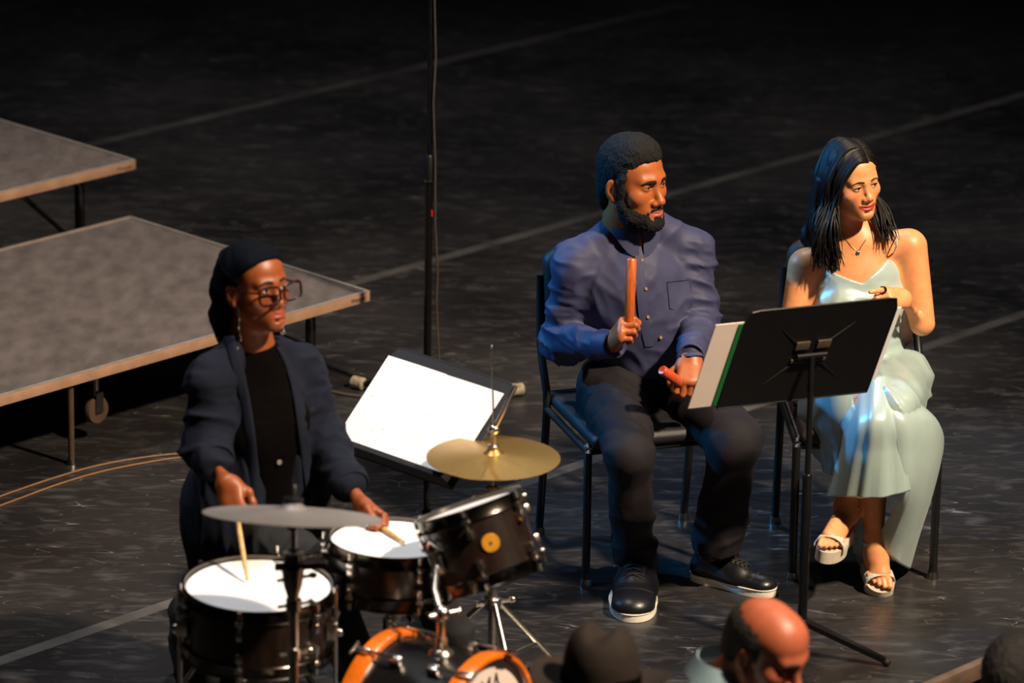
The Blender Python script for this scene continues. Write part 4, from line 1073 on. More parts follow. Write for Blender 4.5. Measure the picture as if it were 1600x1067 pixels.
Sb.cap(nkb-np.array([0, 0, .04]), pel+np.array([0, 0, .1]), 0.075, 0.09, 0.05); Sb.cap(shR, shL, 0.034, 0.034, 0.04)
Sb.chain([hpR, knR, anR], [0.07, 0.05, 0.035], 0.03).chain([hpL, knL, anL], [0.07, 0.05, 0.035], 0.03).cap(hpR, hpL, 0.08, 0.08, 0.04)
body = merge([(V1, F1), Sh.mesh(0.0024), Sl.mesh(0.0024), Sb.mesh(0.012)])
link_mesh('body', body[0], body[1], 'skin', man, sharp=None, cols=skin_cols(body[0], (172, 94, 50), MH, MSC, lips, (176, 92, 78), None, None))
eyes(man, MH, MSC, (-0.25, -0.12), (40, 22, 14), (120, 104, 94)); brows(man, Sman, MH, MSC, 'hair_coil', 1.3, 0.0015, 0.0235)
# short hair with a tight curl texture
S = Solid().at(MH, MSC)
S.ell((0, -0.014, 0.050), (0.0785, 0.0995, 0.095), 0.02); S.ell((0, -0.066, -0.026), (0.064, 0.040, 0.072), 0.03); S.ell((0, 0.022, 0.088), (0.062, 0.060, 0.054), 0.03)
S.box((0, 0.120, 0.005), (0.10, 0.058, 0.072), 0.02, 0.012, 's'); S.box((0, 0.075, -0.055), (0.12, 0.075, 0.085), 0.012, 0.012, 's')
S.box((0, -0.05, -0.140), (0.12, 0.12, 0.045), 0.01, 0.01, 's')
for s in (-1, 1): S.ell((s*0.084, -0.008, -0.006), (0.022, 0.024, 0.034), 0.006, 's'); S.cap((s*0.070, 0.026, 0.03), (s*0.067, 0.020, -0.030), 0.012, 0.009, 0.012)
V, F = S.mesh(0.0028); N = vnormals(V, F); V = V+N*(0.0013*vnoise(V*260, 5)+0.0010*vnoise(V*420, 6)+0.002*vnoise(V*60, 8))[:, None]
link_mesh('hair', V, F, 'hair_coil', man, sharp=None)
# beard and moustache
S = Solid().at(MH, MSC)
for s in (-1, 1):
    S.chain([(s*0.0655, 0.018, -0.020), (s*0.060, 0.020, -0.050), (s*0.046, 0.040, -0.080), (s*0.018, 0.076, -0.100)], [0.010, 0.014, 0.019, 0.019], 0.02)
    S.chain([(s*0.004, 0.0985, -0.0540), (s*0.018, 0.0920, -0.0560), (s*0.0275, 0.0830, -0.0660), (s*0.027, 0.078, -0.085)], [0.0042, 0.0046, 0.0050, 0.012], 0.006)
for s in (-1, 1): S.cap((s*0.0545, 0.030, -0.040), (s*0.034, 0.066, -0.074), 0.009, 0.0125, 0.015)
S.ell((0, 0.083, -0.099), (0.026, 0.016, 0.019), 0.02); S.ell((0, 0.092, -0.083), (0.008, 0.006, 0.006), 0.008); S.ell((0, 0.03, -0.098), (0.044, 0.05, 0.014), 0.02)
for s in (-1, 1): S.cap((s*0.046, 0.010, -0.078), (s*0.030, 0.035, -0.115), 0.016, 0.016, 0.02)
V, F = S.mesh(0.0026); N = vnormals(V, F); V = V+N*(0.0016*vnoise(V*240, 15)+0.0012*vnoise(V*480, 16))[:, None]
link_mesh('beard', V, F, 'hair_coil', man, sharp=None)

# shirt
S = Solid(); TM = face_frame((0, 0, 0), 14)[:3, :3]
ch = (shR+shL)/2+np.array([0, -.015, -.10]); be = pel+np.array([.01, -.03, .16])
S.at(frame(ch, *TM.T)); S.ell((0, 0, 0), (0.172, 0.118, 0.165), 0.05)
S.at(frame(be, *TM.T)); S.ell((0, 0, 0), (0.158, 0.122, 0.175), 0.07); S.at(I4)
S.cap(PY(966, 358, -1.99), shR, 0.052, 0.050, 0.04); S.cap(PY(1022, 353, -1.97), shL, 0.052, 0.050, 0.04)
S.chain([shR, elR], [0.058, 0.056], 0.05).chain([shL, elL], [0.058, 0.056], 0.05)
S.chain([elR, wrR], [0.057, 0.037], 0.02).chain([elL, wrL], [0.057, 0.038], 0.02)
# sagging cloth at the elbows and arm folds
S.cap(elR+np.array([-.005, 0, -.02]), elR+np.array([.05, -.05, -.015]), 0.045, 0.035, 0.03); S.cap(elL+np.array([.0, 0, -.01]), elL+np.array([-.01, -.07, -.02]), 0.045, 0.035, 0.03)
S.cap(tp(MH, (0, -0.02, -0.1)), nkb+np.array([0, 0, 0.02]), 0.001, 0.001, 0.001)
S.cap(nkb+np.array([0.008, -.028, -.028]), nkb+np.array([0.008, -.03, -.08]), 0.040, 0.05, 0.03)
Sshirt = S; V, F = S.mesh(0.006)
da = np.minimum(np.minimum(seg_dist(V, shR, elR), seg_dist(V, elR, wrR)), np.minimum(seg_dist(V, shL, elL), seg_dist(V, elL, wrL)))
armm = 1-sstep(0.06, 0.10, da)
V = folds(V, F, (elR-shR), 22, 9, 0.010, 21, armm*(V[:, 0] < 0.35)); V = folds(V, F, (wrL-elL)*0.5+(elL-shL), 24, 9, 0.010, 25, armm*(V[:, 0] > 0.35))
V = folds(V, F, (0.5, -.2, .8), 14, 6, 0.006, 31, (1-armm)*sstep(.98, .85, V[:, 2])); V = folds(V, F, (-0.8, .2, .5), 11, 5, 0.004, 35, (1-armm))
shirt = link_mesh('shirt', V, F, 'shirt_slate', man, sharp=None)
cm = face_frame((0, 0, 0), 18, -10)
collar(shirt, nkb+np.array([0.0, 0.0, 0.034]), cm, 0.063, 'shirt_slate', tipdrop=0.066, gap=4, h=0.046)
fwd = np.array([sin(radians(16)), -cos(radians(16)), 0]); side = np.array([cos(radians(16)), sin(radians(16)), 0])
pl = [(998, 398), (999, 430), (1001, 460), (1004, 490), (1008, 515), (1014, 540)]
Cpl = [project(Sshirt, PY(px, py, -2.5), PY(px, py, -1.9)-PY(px, py, -2.5), 400, 0.7) for px, py in pl]
ribbon([[c+fwd*0.006-side*0.014 for c in Cpl], [c+fwd*0.008 for c in Cpl], [c+fwd*0.006+side*0.014 for c in Cpl]], 0.003, 'placket', 'shirt_slate', shirt)
for px, py in ((1002, 405), (1008, 450), (1011, 494), (1031, 526)):
    c = project(Sshirt, PY(px, py, -2.5), PY(px, py, -1.9)-PY(px, py, -2.5), 400, 0.7)
    MB().lathe([(0, 0.0025), (0.0045, 0.0025), (0.0052, 0.0), (0.0052, -0.004)], 14, frame_z(c+fwd*0.0085, fwd+np.array([0, 0, .25]))).build('button', 'button_brown', shirt)
for a, b, r in ((wrR, elR, 0.040), (wrL, elL, 0.0395)):
    d = unit(b-a); MB().lathe([(0.018, -0.020), (r-0.008, -0.024), (r-0.003, -0.030), (r, -0.028), (r+0.001, -0.018), (r+0.004, 0.045), (r-0.002, 0.05)], 28, frame_z(a+d*0.002, d)).build('cuff', 'shirt_slate', shirt)
# chest pocket outline
pk = [(1042, 440), (1078, 436), (1080, 478), (1062, 486), (1046, 481), (1042, 440)]
Pk = [project(Sshirt, PY(px, py, -2.5), PY(px, py, -1.9)-PY(px, py, -2.5), 400, 0.7)+fwd*0.004 for px, py in pk]
MB().tube(Pk, 0.0010, 6).build('pocket_seam', 'shirt_seam', shirt)
# trousers
S = Solid(); S.ell(pel+np.array([0, 0.0, 0.02]), (0.165, 0.135, 0.105), 0.05)
S.chain([hpR, knR], [0.098, 0.076], 0.05).chain([hpL, knL], [0.098, 0.076], 0.05)
S.chain([knR, anR], [0.072, 0.055], 0.03).chain([knL, anL], [0.074, 0.072], 0.03)
S.cap(anR, anR+np.array([0, 0, -.03]), 0.054, 0.052, 0.02); S.cap(anL, anL+np.array([0.005, 0, -.03]), 0.070, 0.070, 0.02)
for a in (anR, anL): S.box(a+np.array([0, 0, -.095]), (0.2, 0.2, 0.05), 0.004, 0.006, 's')
V, F = S.mesh(0.007); lo = sstep(.50, .40, V[:, 2])
V = folds(V, F, (0, 0.2, 1), 13, 7, 0.010, 41, lo); V = folds(V, F, (0.5, .8, .2), 12, 6, 0.012, 45, 1-lo*.7)
tr = link_mesh('trousers', V, F, 'trouser_navy', man, sharp=None)
bc = pel+np.array([0.02, -0.13, 0.075])
tL = PZ(1214, 930, 0); hL = PZ(1079, 904, 0); tR = PZ(980, 973, 0); hR = PZ(1002, 893, 0)
for nm, (h_, t_, rt, an) in {'r': (hR, tR, True, anR), 'l': (hL, tL, False, anL)}.items():
    d = unit(t_-h_); MB().tube([h_+d*0.062+np.array([0, 0, .085]), h_+d*0.066+np.array([0, 0, .12]), an*np.array([1, 1, 0])+np.array([0, 0, .16])], [0.040, 0.037, 0.038], 18).build('sock', 'sock_red', man)
    sneaker(man, h_, t_, rt)
# bracelet on the left wrist
d = unit(elL-wrL); MB().lathe(ringprof(0.0255, 0.0285, -0.003, 0.003), 24, frame_z(wrL-d*0.004, d), True).build('bracelet', 'gold_thin', man)

# wooden sticks (claves)
def clave(label, c, axis, L, r, m):
    ax = unit(axis); o = MB().lathe([(0, -L/2), (r*0.8, -L/2), (r, -L/2+0.004), (r, L/2-0.004), (r*0.8, L/2), (0, L/2)], 28, frame_z(c, ax)).build('wooden_clave', m, None, origin=c-ax*L/2)
    return tag(o, label, 'clave', 'pair of claves')
gr = tp(RH, (0.000, 0.084, -0.023))
ctop = PY(987, 404, gr[1]+0.03); cax = unit(ctop-gr); clave('upright orange wooden clave gripped in the man\'s raised hand', ctop-cax*0.115, cax, 0.23, 0.0148, 'clave_wood')
gl = tp(LH, (0.000, 0.088, -0.031)); ce = PY(1034, 578, gl[1]-0.07); cax = unit(ce-gl)
clave('reddish wooden clave resting on the man\'s lap in his lower hand', ce-cax*0.105, cax, 0.21, 0.0148, 'clave_red')
# ------------------------------------------------------------------ the woman in the satin dress
wom = thing('person', 'seated woman with long dark hair in a pale satin dress, legs crossed', 'person', (1.06, -2.0, 0))
WH = face_frame(PY(1331, 284, -1.97), 29, -3, 7); WSC = 0.90
shR, shL = PY(1256, 416, -1.95), PY(1424, 386, -1.93)
elR, elL = PY(1236, 520, -2.00), PY(1441, 505, -1.98)
wrR, wrL = PY(1275, 575, -2.18), PY(1414, 466, -2.12)
nkb = PY(1342, 372, -1.935); pel = PY(1345, 600, -1.95)
hpR, hpL = PY(1295, 605, -1.98), PY(1400, 598, -1.97)
knR, knL = PY(1362, 668, -2.34), PY(1392, 640, -2.36)
anL, anR = PY(1320, 788, -2.34), PY(1366, 838, -2.30)
TY = 6; TMx = face_frame((0, 0, 0), TY)[:3, :3]
chc = (shR+shL)/2+np.array([0.004, -.012, -.105])
def chest(S, g):
    S.at(frame(chc, *TMx.T))
    S.ell((0, 0.0, 0.0), (0.134+g, 0.088+g, 0.150+g), 0.05); S.ell((0, 0.0, -0.14), (0.118+g, 0.085+g, 0.14+g), 0.06)
    for s in (-1, 1): S.ell((s*0.062, 0.066, -0.035), (0.058+g, 0.050+g, 0.058+g), 0.03)
    S.at(I4)
S = Solid(); lips = head(S, WH, WSC, {'jw': 0.050, 'fw': 0.061, 'nw': 0.98, 'nl': 0.35, 'lip': 1.2, 'neck': 0.049, 'eye': 0.0036, 'mw': 0.0275, 'smile': 0.0040, 'open': 0.0012, 'dn': 0.007, 'dm': 0.006, 'dc': 0.003, 'brow': 0.006, 'sock': 0.0118, 'ck': 0.046})
Shead = S
S.cap(tp(WH, (0, -0.043, -0.105)), nkb, 0.0475, 0.052, 0.03); S.cap(nkb-np.array([0, 0, .01]), nkb-np.array([0, -.01, .09]), 0.05, 0.07, 0.04)
chest(S, 0)
for a, s in ((shR, 1), (shL, -1)):
    S.cap(nkb-np.array([0, -.012, .010]), a+np.array([s*.015, 0, .012]), 0.040, 0.036, 0.05)
S.chain([shR, elR], [0.047, 0.037], 0.035).chain([shL, elL], [0.047, 0.038], 0.035)
S.cap(nkb-np.array([0, .04, .045]), shR+np.array([.04, -.02, .0]), 0.010, 0.008, 0.03); S.cap(nkb-np.array([0, .04, .045]), shL+np.array([-.04, -.02, .0]), 0.010, 0.008, 0.03)
LH2, lt2 = hand(S, wrL, (-0.60, -0.70, 0.22), (-0.35, 0.45, 0.8), False, {'i': (8, 12, 8), 'm': (48, 52, 30), 'r': (56, 60, 34), 'p': (60, 62, 36)}, 0.90,
                thumb=[(0.022, 0.020, -0.012), (0.040, 0.044, -0.026), (0.038, 0.070, -0.038), (0.026, 0.088, -0.046)], forearm=elL)
hand(S, wrR, (0.5, -0.8, -0.2), (0.8, 0.4, 0.2), True, REST, 0.90, forearm=elR)
V1, F1 = S.mesh(0.0026)
Sl = Solid()
bL = PY(1299, 850, -2.47); heL = anL+np.array([0.012, 0.040, -0.070]); bR_ = PZ(1373, 903, 0.045); heR = np.array([anR[0]+.002, anR[1]+0.03, 0.075])
FmL = bare_foot(Sl, anL, heL, bL, (0.0, -0.3, 0.9), False, 0.98); FmR = bare_foot(Sl, anR, heR, bR_, (0, -0.2, 1), True, 0.98)
Sl.chain([knL, (knL+anL)/2+np.array([0, .02, 0]), anL], [0.048, 0.046, 0.027], 0.02).chain([knR, (knR+anR)/2+np.array([0, .02, 0]), anR], [0.048, 0.046, 0.027], 0.02)
Sl.chain([hpL, knL], [0.075, 0.052], 0.02).chain([hpR, knR], [0.075, 0.052], 0.02)
V2, F2 = Sl.mesh(0.003)
b = merge([(V1, F1), (V2, F2)])
link_mesh('body', b[0], b[1], 'skin_oily', wom, sharp=None, cols=skin_cols(b[0], (226, 152, 100), WH, WSC, lips, (178, 52, 46), (226, 120, 92), None))
eyes(wom, WH, WSC, (-0.30, 0.0), (50, 32, 20), (215, 205, 198)); brows(wom, Shead, WH, WSC, 'hair_brown', 0.6, 0.0045, 0.0275)
for s in (-1, 1):       # lashes along the upper lids
    MB().tube([on_face(Shead, WH, WSC, s*(0.019+0.024*t), 0.0120+0.0032*sin(pi*t), 0.0006) for t in np.linspace(0, 1, 7)], [WSC*0.0013]*7, 6).build('eyelash', 'hair_black', wom)
# teeth between the parted lips
MB().ell((0, 0.0885*WSC, -0.0598*WSC), (0.014*WSC, 0.006*WSC, 0.0028*WSC), WH, 16, 8).build('teeth', 'paper', wom)
# hair: a shaped cap and many wavy locks
rnd = random.Random(5)
S = Solid().at(WH, WSC)
S.ell((0, -0.018, 0.046), (0.083, 0.103, 0.092), 0.02); S.ell((0, -0.07, -0.05), (0.070, 0.048, 0.09), 0.04)
S.ell((-0.010, 0.095, -0.030), (0.066, 0.070, 0.112), 0.012, 's'); S.ell((-0.03, 0.07, -0.06), (0.068, 0.062, 0.095), 0.012, 's')
V, F = S.mesh(0.003); V = folds(V, F, WH[:3, 1], 60, 6, 0.003, 62); hair = link_mesh('hair', V, F, 'hair_brown', wom, sharp=None)
def lock(pts, r0, m='hair_brown', wav=0.004, seed=0):
    q = spline(pts, 7); rr = random.Random(seed); ph = rr.uniform(0, 6.28); fr = rr.uniform(7, 12); n = len(q); out = []; R = []
    ax = np.array([rr.uniform(-1, 1), rr.uniform(-1, 1), 0.1])
    for i, p in enumerate(q):
        t = i/(n-1); out.append(p+ax*wav*sstep(.35, .8, t)*sin(ph+fr*t)); R.append(r0*(0.55+0.6*sin(pi*min(1, t*0.85+0.12)))*(1 if t < .88 else (1-t)/.12*0.75+0.25))
    return out, R
mbs = [MB() for _ in range(6)]
def w(p): return tp(WH, np.array(p)*WSC)
def crown(x, y, out=0.0):
    q = 1-(x/0.083)**2-((y+0.018)/0.103)**2
    return w((x*(1+out*8), y, 0.046+0.092*sqrt(max(q, 0.0))+out))
Sm = Solid()                                             # body of the hair falling on both sides
Sm.chain([w((0.070, -0.03, 0.01)), PY(1286, 340, -1.95), PY(1290, 385, -2.02), PY(1300, 420, -2.06)], [0.034, 0.040, 0.030, 0.012], 0.03)
Sm.chain([w((0.04, -0.08, 0.0)), PY(1280, 370, -1.88), PY(1284, 410, -1.90)], [0.050, 0.045, 0.020], 0.03)
Sm.chain([w((-0.060, -0.04, 0.0)), w((-0.064, -0.045, -0.07)), PY(1390, 358, -1.99)], [0.030, 0.022, 0.008], 0.03)
V, F = Sm.mesh(0.004); V = folds(V, F, (1, 0, 0), 55, 5, 0.006, 67); link_mesh('hair_mass', V, F, 'hair_brown', hair, sharp=None)
for i in range(400):                                        # side falling over her right shoulder (image left)
    s = rnd.random(); o = 0.002+0.007*rnd.random(); y0 = 0.074-0.165*s; x0 = -0.020
    p0 = crown(x0, y0, 0.001)
    if s < 0.24:                                            # sweep across the temple
        q = s/.24; p1 = w((0.018+.006*q, 0.080-0.028*q, 0.094+0.016*q+o)); p2 = w((0.058+.014*q+o, 0.064-0.024*q, 0.040+0.012*q)); p3 = w((0.076+o, 0.036-0.024*q, -0.035))
    else:
        p1 = crown(0.030, y0-0.002, o); p2 = w((0.082+o*1.6, (y0+0.018)*0.72-0.018, 0.035)); p3 = w((0.086+o*1.6, (y0+0.018)*0.62-0.02, -0.045))
    e = PY(1270+44*rnd.random(), 388+38*rnd.random(), -2.075+0.10*s)
    if s > 0.72: e = PY(1264+34*rnd.random(), 380+38*rnd.random(), -1.89)
    p4 = p3*0.5+e*0.5+np.array([-0.016*rnd.random(), -0.020*rnd.random(), 0.004])
    pts, R = lock([p0, p1, p2, p3, p4, e], 0.0022+0.0018*rnd.random(), wav=0.016, seed=i); mbs[i % 4].tube(pts, R, 5)
for i in range(190):                                        # other side: tucked behind the neck, ends over her left shoulder
    s = rnd.random(); o = 0.001+0.004*rnd.random(); y0 = 0.072-0.160*s
    p0 = crown(-0.024, y0, 0.001); p1 = crown(-0.056, y0-0.010, o); p2 = w((-0.081-o, (y0+0.018)*0.55-0.028, 0.030)); p3 = w((-0.076-o, (y0+.018)*0.4-0.042, -0.045))
    e = PY(1376+28*rnd.random(), 356+28*rnd.random(), -2.03+0.05*rnd.random())
    if s > 0.45: e = PY(1310+60*rnd.random(), 395+20*rnd.random(), -1.85)
    p4 = p3*0.5+e*0.5+np.array([0.008*rnd.random(), 0.004, 0.006])
    pts, R = lock([p0, p1, p2, p3, p4, e], 0.0021+0.0014*rnd.random(), wav=0.012, seed=900+i); mbs[4+i % 2].tube(pts, R, 5)
for m_ in mbs: m_.build('lock', 'hair_brown', hair, sharp=None)

# dress: bodice with a V neckline, straps, draped skirt
V0 = PY(1350, 449, -2.08); RT = PY(1398, 409, -2.05); LT = PY(1283, 425, -2.05)
S = Solid(); chest(S, 0.006)
S.at(frame(pel+np.array([0, .01, .05]), *TMx.T)); S.ell((0, 0, 0), (0.150, 0.110, 0.12), 0.06); S.at(I4)
def vcut(x, y, z):
    zr = V0[2]+(RT[2]-V0[2])*np.clip((x-V0[0])/(RT[0]-V0[0]), 0, 1.15); zl = V0[2]+(LT[2]-V0[2])*np.clip((V0[0]-x)/(V0[0]-LT[0]), 0, 1.15)
    return (np.where(x > V0[0], zr, zl)-z+0.0*y)*0.75
S.custom(vcut, chc-np.array([.3, .3, .15]), chc+np.array([.3, .3, .35]), 0.004, 's')
Sbod = S; V, F = S.mesh(0.0045)
V = folds(V, F, (0.25, 0, 1), 20, 7, 0.006, 61, sstep(V0[2]+.03, V0[2]-.02, V[:, 2]))
dress = link_mesh('bodice', V, F, 'satin', wom, sharp=None)
for a, bpt in ((RT, shL+np.array([-.045, .0, .045])), (LT, shR+np.array([.05, .0, .045]))):
    q = spline([project(Sbod, a+np.array([0, -.1, -.012]), (0, 1, 0)), (a+bpt)/2+np.array([0, -.022, .012]), bpt, bpt+np.array([0, .06, -.03])], 6)
    MB().tube(q, 0.0022, 8).build('strap', 'satin', dress)
# skirt: cloth over hips and thighs, then hanging panels of thin satin
S = Solid(); P = PY
S.ell(pel+np.array([0, .0, .01]), (0.185, 0.145, 0.105), 0.05)
S.chain([hpR, knR], [0.100, 0.078], 0.04).chain([hpL, knL+np.array([0, 0, -.005])], [0.105, 0.072], 0.04)
S.cap(knL, P(1345, 735, -2.34), 0.062, 0.050, 0.03)
V, F = S.mesh(0.0055); V = folds(V, F, (0.75, 0.3, 0.55), 15, 3.5, 0.011, 75); V = relax(V, F, 1)
skirt = link_mesh('skirt', V, F, 'satin', dress, sharp=None)
def drape(rows, name, amp, waves, seed, nc=72, nr=44):
    A = np.array([[PY(*q) for q in r] for r in rows])
    cols = [np.array(spline(list(A[:, j]), max(1, nr//(A.shape[0]-1)))) for j in range(A.shape[1])]
    G = np.stack(cols, 1); G = np.array([spline(list(r), max(1, nc//(G.shape[1]-1))) for r in G])
    R, Cn, _ = G.shape; du = np.gradient(G, axis=0); dv = np.gradient(G, axis=1); nn = np.cross(du, dv); nn /= np.maximum(np.linalg.norm(nn, axis=2, keepdims=True), 1e-9)
    rr = random.Random(seed); u = np.linspace(0, 1, Cn)[None, :]; t = np.linspace(0, 1, R)[:, None]; d = 0
    for k in range(5):
        f = waves*rr.uniform(0.5, 1.6); ph = rr.uniform(0, 6.28); sl = rr.uniform(-0.25, 0.25)
        w_ = np.sin(2*pi*f*(u+sl*t*(u-.5))+ph+1.3*t*rr.uniform(-1, 1)); d = d+(np.abs(w_)**0.8*np.sign(w_))*rr.uniform(0.4, 1)/2.2
    G = G+nn*(d*amp*(0.25+0.75*t))[:, :, None]
    G[:, :, 2] = np.maximum(G[:, :, 2], 0.004)
    return ribbon(G, 0.0025, name, 'satin', dress, sharp=None)
drape([[(1328, 616, -2.24), (1345, 600, -2.29), (1362, 592, -2.33), (1382, 587, -2.33), (1396, 592, -2.30)],
       [(1317, 665, -2.32), (1338, 660, -2.42), (1360, 655, -2.46), (1385, 652, -2.46), (1401, 655, -2.43)],
       [(1306, 715, -2.33), (1330, 712, -2.43), (1356, 710, -2.47), (1386, 708, -2.47), (1409, 705, -2.44)],
       [(1289, 777, -2.33), (1318, 776, -2.43), (1348, 778, -2.47), (1388, 776, -2.48), (1422, 766, -2.45)]], 'front_panel', 0.009, 3.0, 4)
drape([[(1380, 588, -2.33), (1398, 602, -2.31), (1415, 614, -2.26), (1430, 628, -2.18), (1440, 640, -2.10)],
       [(1394, 652, -2.44), (1415, 648, -2.43), (1440, 648, -2.37), (1462, 656, -2.27), (1470, 668, -2.14)],
       [(1403, 706, -2.45), (1425, 706, -2.44), (1448, 708, -2.38), (1468, 708, -2.28), (1474, 704, -2.15)],
       [(1408, 766, -2.44), (1425, 770, -2.43), (1440, 772, -2.37), (1454, 772, -2.28), (1459, 768, -2.16)],
       [(1388, 812, -2.35), (1405, 822, -2.38), (1420, 830, -2.34), (1433, 832, -2.27), (1440, 830, -2.16)],
       [(1367, 845, -2.28), (1384, 864, -2.33), (1400, 876, -2.31), (1414, 886, -2.26), (1423, 890, -2.16)]], 'side_panel', 0.007, 2.2, 9)
drape([[(1250, 612, -2.10), (1275, 598, -2.22), (1300, 598, -2.30), (1332, 604, -2.32)],
       [(1246, 650, -2.08), (1268, 655, -2.22), (1295, 655, -2.30), (1328, 650, -2.34)],
       [(1253, 686, -2.06), (1275, 705, -2.18), (1298, 715, -2.25), (1318, 702, -2.31)],
       [(1262, 694, -2.04), (1280, 724, -2.15), (1296, 742, -2.22), (1310, 748, -2.29)]], 'side_panel', 0.008, 1.8, 12)
drape([[(1318, 745, -2.20), (1335, 745, -2.17), (1356, 745, -2.12)], [(1326, 800, -2.20), (1338, 810, -2.17), (1350, 815, -2.12)], [(1336, 864, -2.20), (1342, 882, -2.17), (1348, 890, -2.12)]], 'back_panel', 0.006, 2.0, 15)
# necklace with pendant
nl = [project(Shead, q+np.array([0, -.2, 0]), (0, 1, 0), 400, 0.4)+np.array([0, -.0015, 0]) for q in [PY(1314, 365, -2.0), PY(1320, 374, -2.0), PY(1330, 384, -2.0), PY(1340, 391, -2.0), PY(1346, 384, -2.0), PY(1353, 375, -2.0)]]
nk = MB().tube(spline(nl, 4), 0.0012, 6).build('necklace', 'gold_thin', wom)
c = nl[3]+np.array([0.0, -.003, -.008]); MB().ell((0, 0, 0), (0.006, 0.003, 0.008), frame(c, (1, 0, 0), (0, 1, 0), (0, 0, 1)), 14, 10).build('pendant', 'silver', nk)
# black ring on the index finger
hx = tp(LH2, (0.0285*0.9, 0.108*0.9, -0.002)); MB().lathe(ringprof(0.0095, 0.0115, -0.004, 0.004), 20, frame_z(hx, LH2[:3, 1]), True).build('ring', 'black_gloss', wom)
# platform sandals
for Fm, rt, fl in ((FmL, False, False), (FmR, True, True)):
    Ls = 0.15 if not fl else np.linalg.norm(bR_-heR)
    if not fl: Ls = np.linalg.norm(bL-heL)
    s = -1 if rt else 1
    out = []
    for t in np.linspace(0, 2*pi, 36, endpoint=False):
        q = 0.5-0.5*cos(t); y = -0.030+q*(Ls+0.085); wv = 0.030+0.014*sstep(.35, .75, q); wv *= (max(0, 1-(abs(q-.5)/.5)**3.6))**0.5
        out.append(((wv if t < pi else -wv)+s*0.004*sstep(.5, 1, q), y))
    sole = MB().prism(out, -0.042, -0.006, Fm).build('sandal', 'glitter', wom, sharp=50)
    MB().prism([(-0.024, -0.03), (0.024, -0.03), (0.022, 0.03), (-0.022, 0.03)], -0.075 if fl else -0.07, -0.033, Fm).build('heel_block', 'glitter', sole, smooth=False)
    rows = []
    for yy in np.linspace(Ls-0.012, Ls+0.020, 5):
        row = []
        for a in np.linspace(-0.15, pi+0.15, 17): row.append(tp(Fm, (s*0.002+0.0445*cos(a), yy-0.004*abs(cos(a)), -0.008+0.038*sin(a))))
        rows.append(row)
    ribbon(rows, 0.003, 'toe_strap', 'strap_glitter', sole)
    an = anR if fl else anL; ax = unit(an-tp(Fm, (0, 0.01, 0.04)))
    st_ = MB().lathe(ringprof(0.0310, 0.0345, -0.0045, 0.0045), 28, frame_z(an-ax*0.016, ax), True).build('ankle_strap', 'strap_glitter', sole)
    MB().box((0, 0, 0), (0.010, 0.006, 0.012), frame(an-ax*0.016+np.array([.032, -.01, 0]), (1, 0, 0), (0, 1, 0), (0, 0, 1)), 0.002).build('buckle', 'silver', sole)
# ------------------------------------------------------------------ the drummer
dru = thing('person', 'drummer in black headscarf, glasses and navy cardigan playing the drum kit', 'person', (-0.68, -3.25, 0))
DH = face_frame(PY(398, 451, -3.28), 44, 6, 0); DSC = 0.96
shR, shL = PY(328, 592, -3.36), PY(468, 578, -3.13)
elR, elL = PY(320, 700, -3.42), PY(508, 690, -3.18)
wrR, wrL = PY(354, 752, -3.60), PY(565, 790, -3.44)
nkb = PY(405, 548, -3.265); pel = PY(405, 815, -3.22); hpR, hpL = PY(375, 835, -3.28), PY(440, 815, -3.16)
knR, knL = PY(505, 892, -3.56), PY(655, 893, -3.36); anR, anL = PY(562, 1050, -3.66), PY(712, 1000, -3.36)
S = Solid(); lips = head(S, DH, DSC, {'jw': 0.049, 'fw': 0.057, 'nw': 1.2, 'nl': 0.2, 'lip': 1.2, 'neck': 0.048, 'eye': 0.0042, 'mw': 0.022, 'brow': 0.006, 'sock': 0.0118, 'dn': 0.004, 'dm': 0.005, 'dc': 0.005})
Sdh = S; S.cap(tp(DH, (0, -0.036*DSC, -0.11*DSC)), nkb-np.array([0, 0, .03]), 0.050, 0.056, 0.03)
V1, F1 = S.mesh(0.0023)
Sa = Solid(); STK = {'i': (46, 62, 40), 'm': (56, 70, 44), 'r': (62, 74, 46), 'p': (66, 76, 46)}
TH1 = [(0.022, 0.020, -0.012), (0.042, 0.046, -0.022), (0.040, 0.074, -0.032), (0.030, 0.094, -0.036)]
RH, _ = hand(Sa, wrR, (0.30, -0.62, -0.72), (0.80, -0.25, 0.35), True, STK, 0.98, thumb=TH1, forearm=elR, fr=0.95)
V2, F2 = Sa.mesh(0.0026); Sa = Solid()
LH, _ = hand(Sa, wrL, (0.72, -0.62, -0.32), (0.2, -0.6, 0.75), False, STK, 0.98, thumb=TH1, forearm=elL, fr=0.95)
V3, F3 = Sa.mesh(0.0026); Sb = Solid()
Sb.chain([shR, elR], [0.034, 0.034], 0.02).chain([shL, elL], [0.034, 0.034], 0.02).cap(shR+np.array([0, .03, -.02]), shL+np.array([0, .03, -.02]), 0.034, 0.034, 0.04).cap(nkb-np.array([0, -.02, .09]), pel, 0.06, 0.09, 0.05)
Sb.chain([hpR, knR, anR], [0.07, 0.05, 0.035], 0.03).chain([hpL, knL, anL], [0.07, 0.05, 0.035], 0.03)
b = merge([(V1, F1), (V2, F2), (V3, F3), Sb.mesh(0.012)])
link_mesh('body', b[0], b[1], 'skin_oily', dru, sharp=None, cols=skin_cols(b[0], (138, 70, 33), DH, DSC, lips, (150, 70, 54), (146, 64, 32)))
eyes(dru, DH, DSC, (-0.05, 0.05), (40, 24, 16)); brows(dru, Sdh, DH, DSC, 'hair_black', 0.95, 0.005, 0.0285)
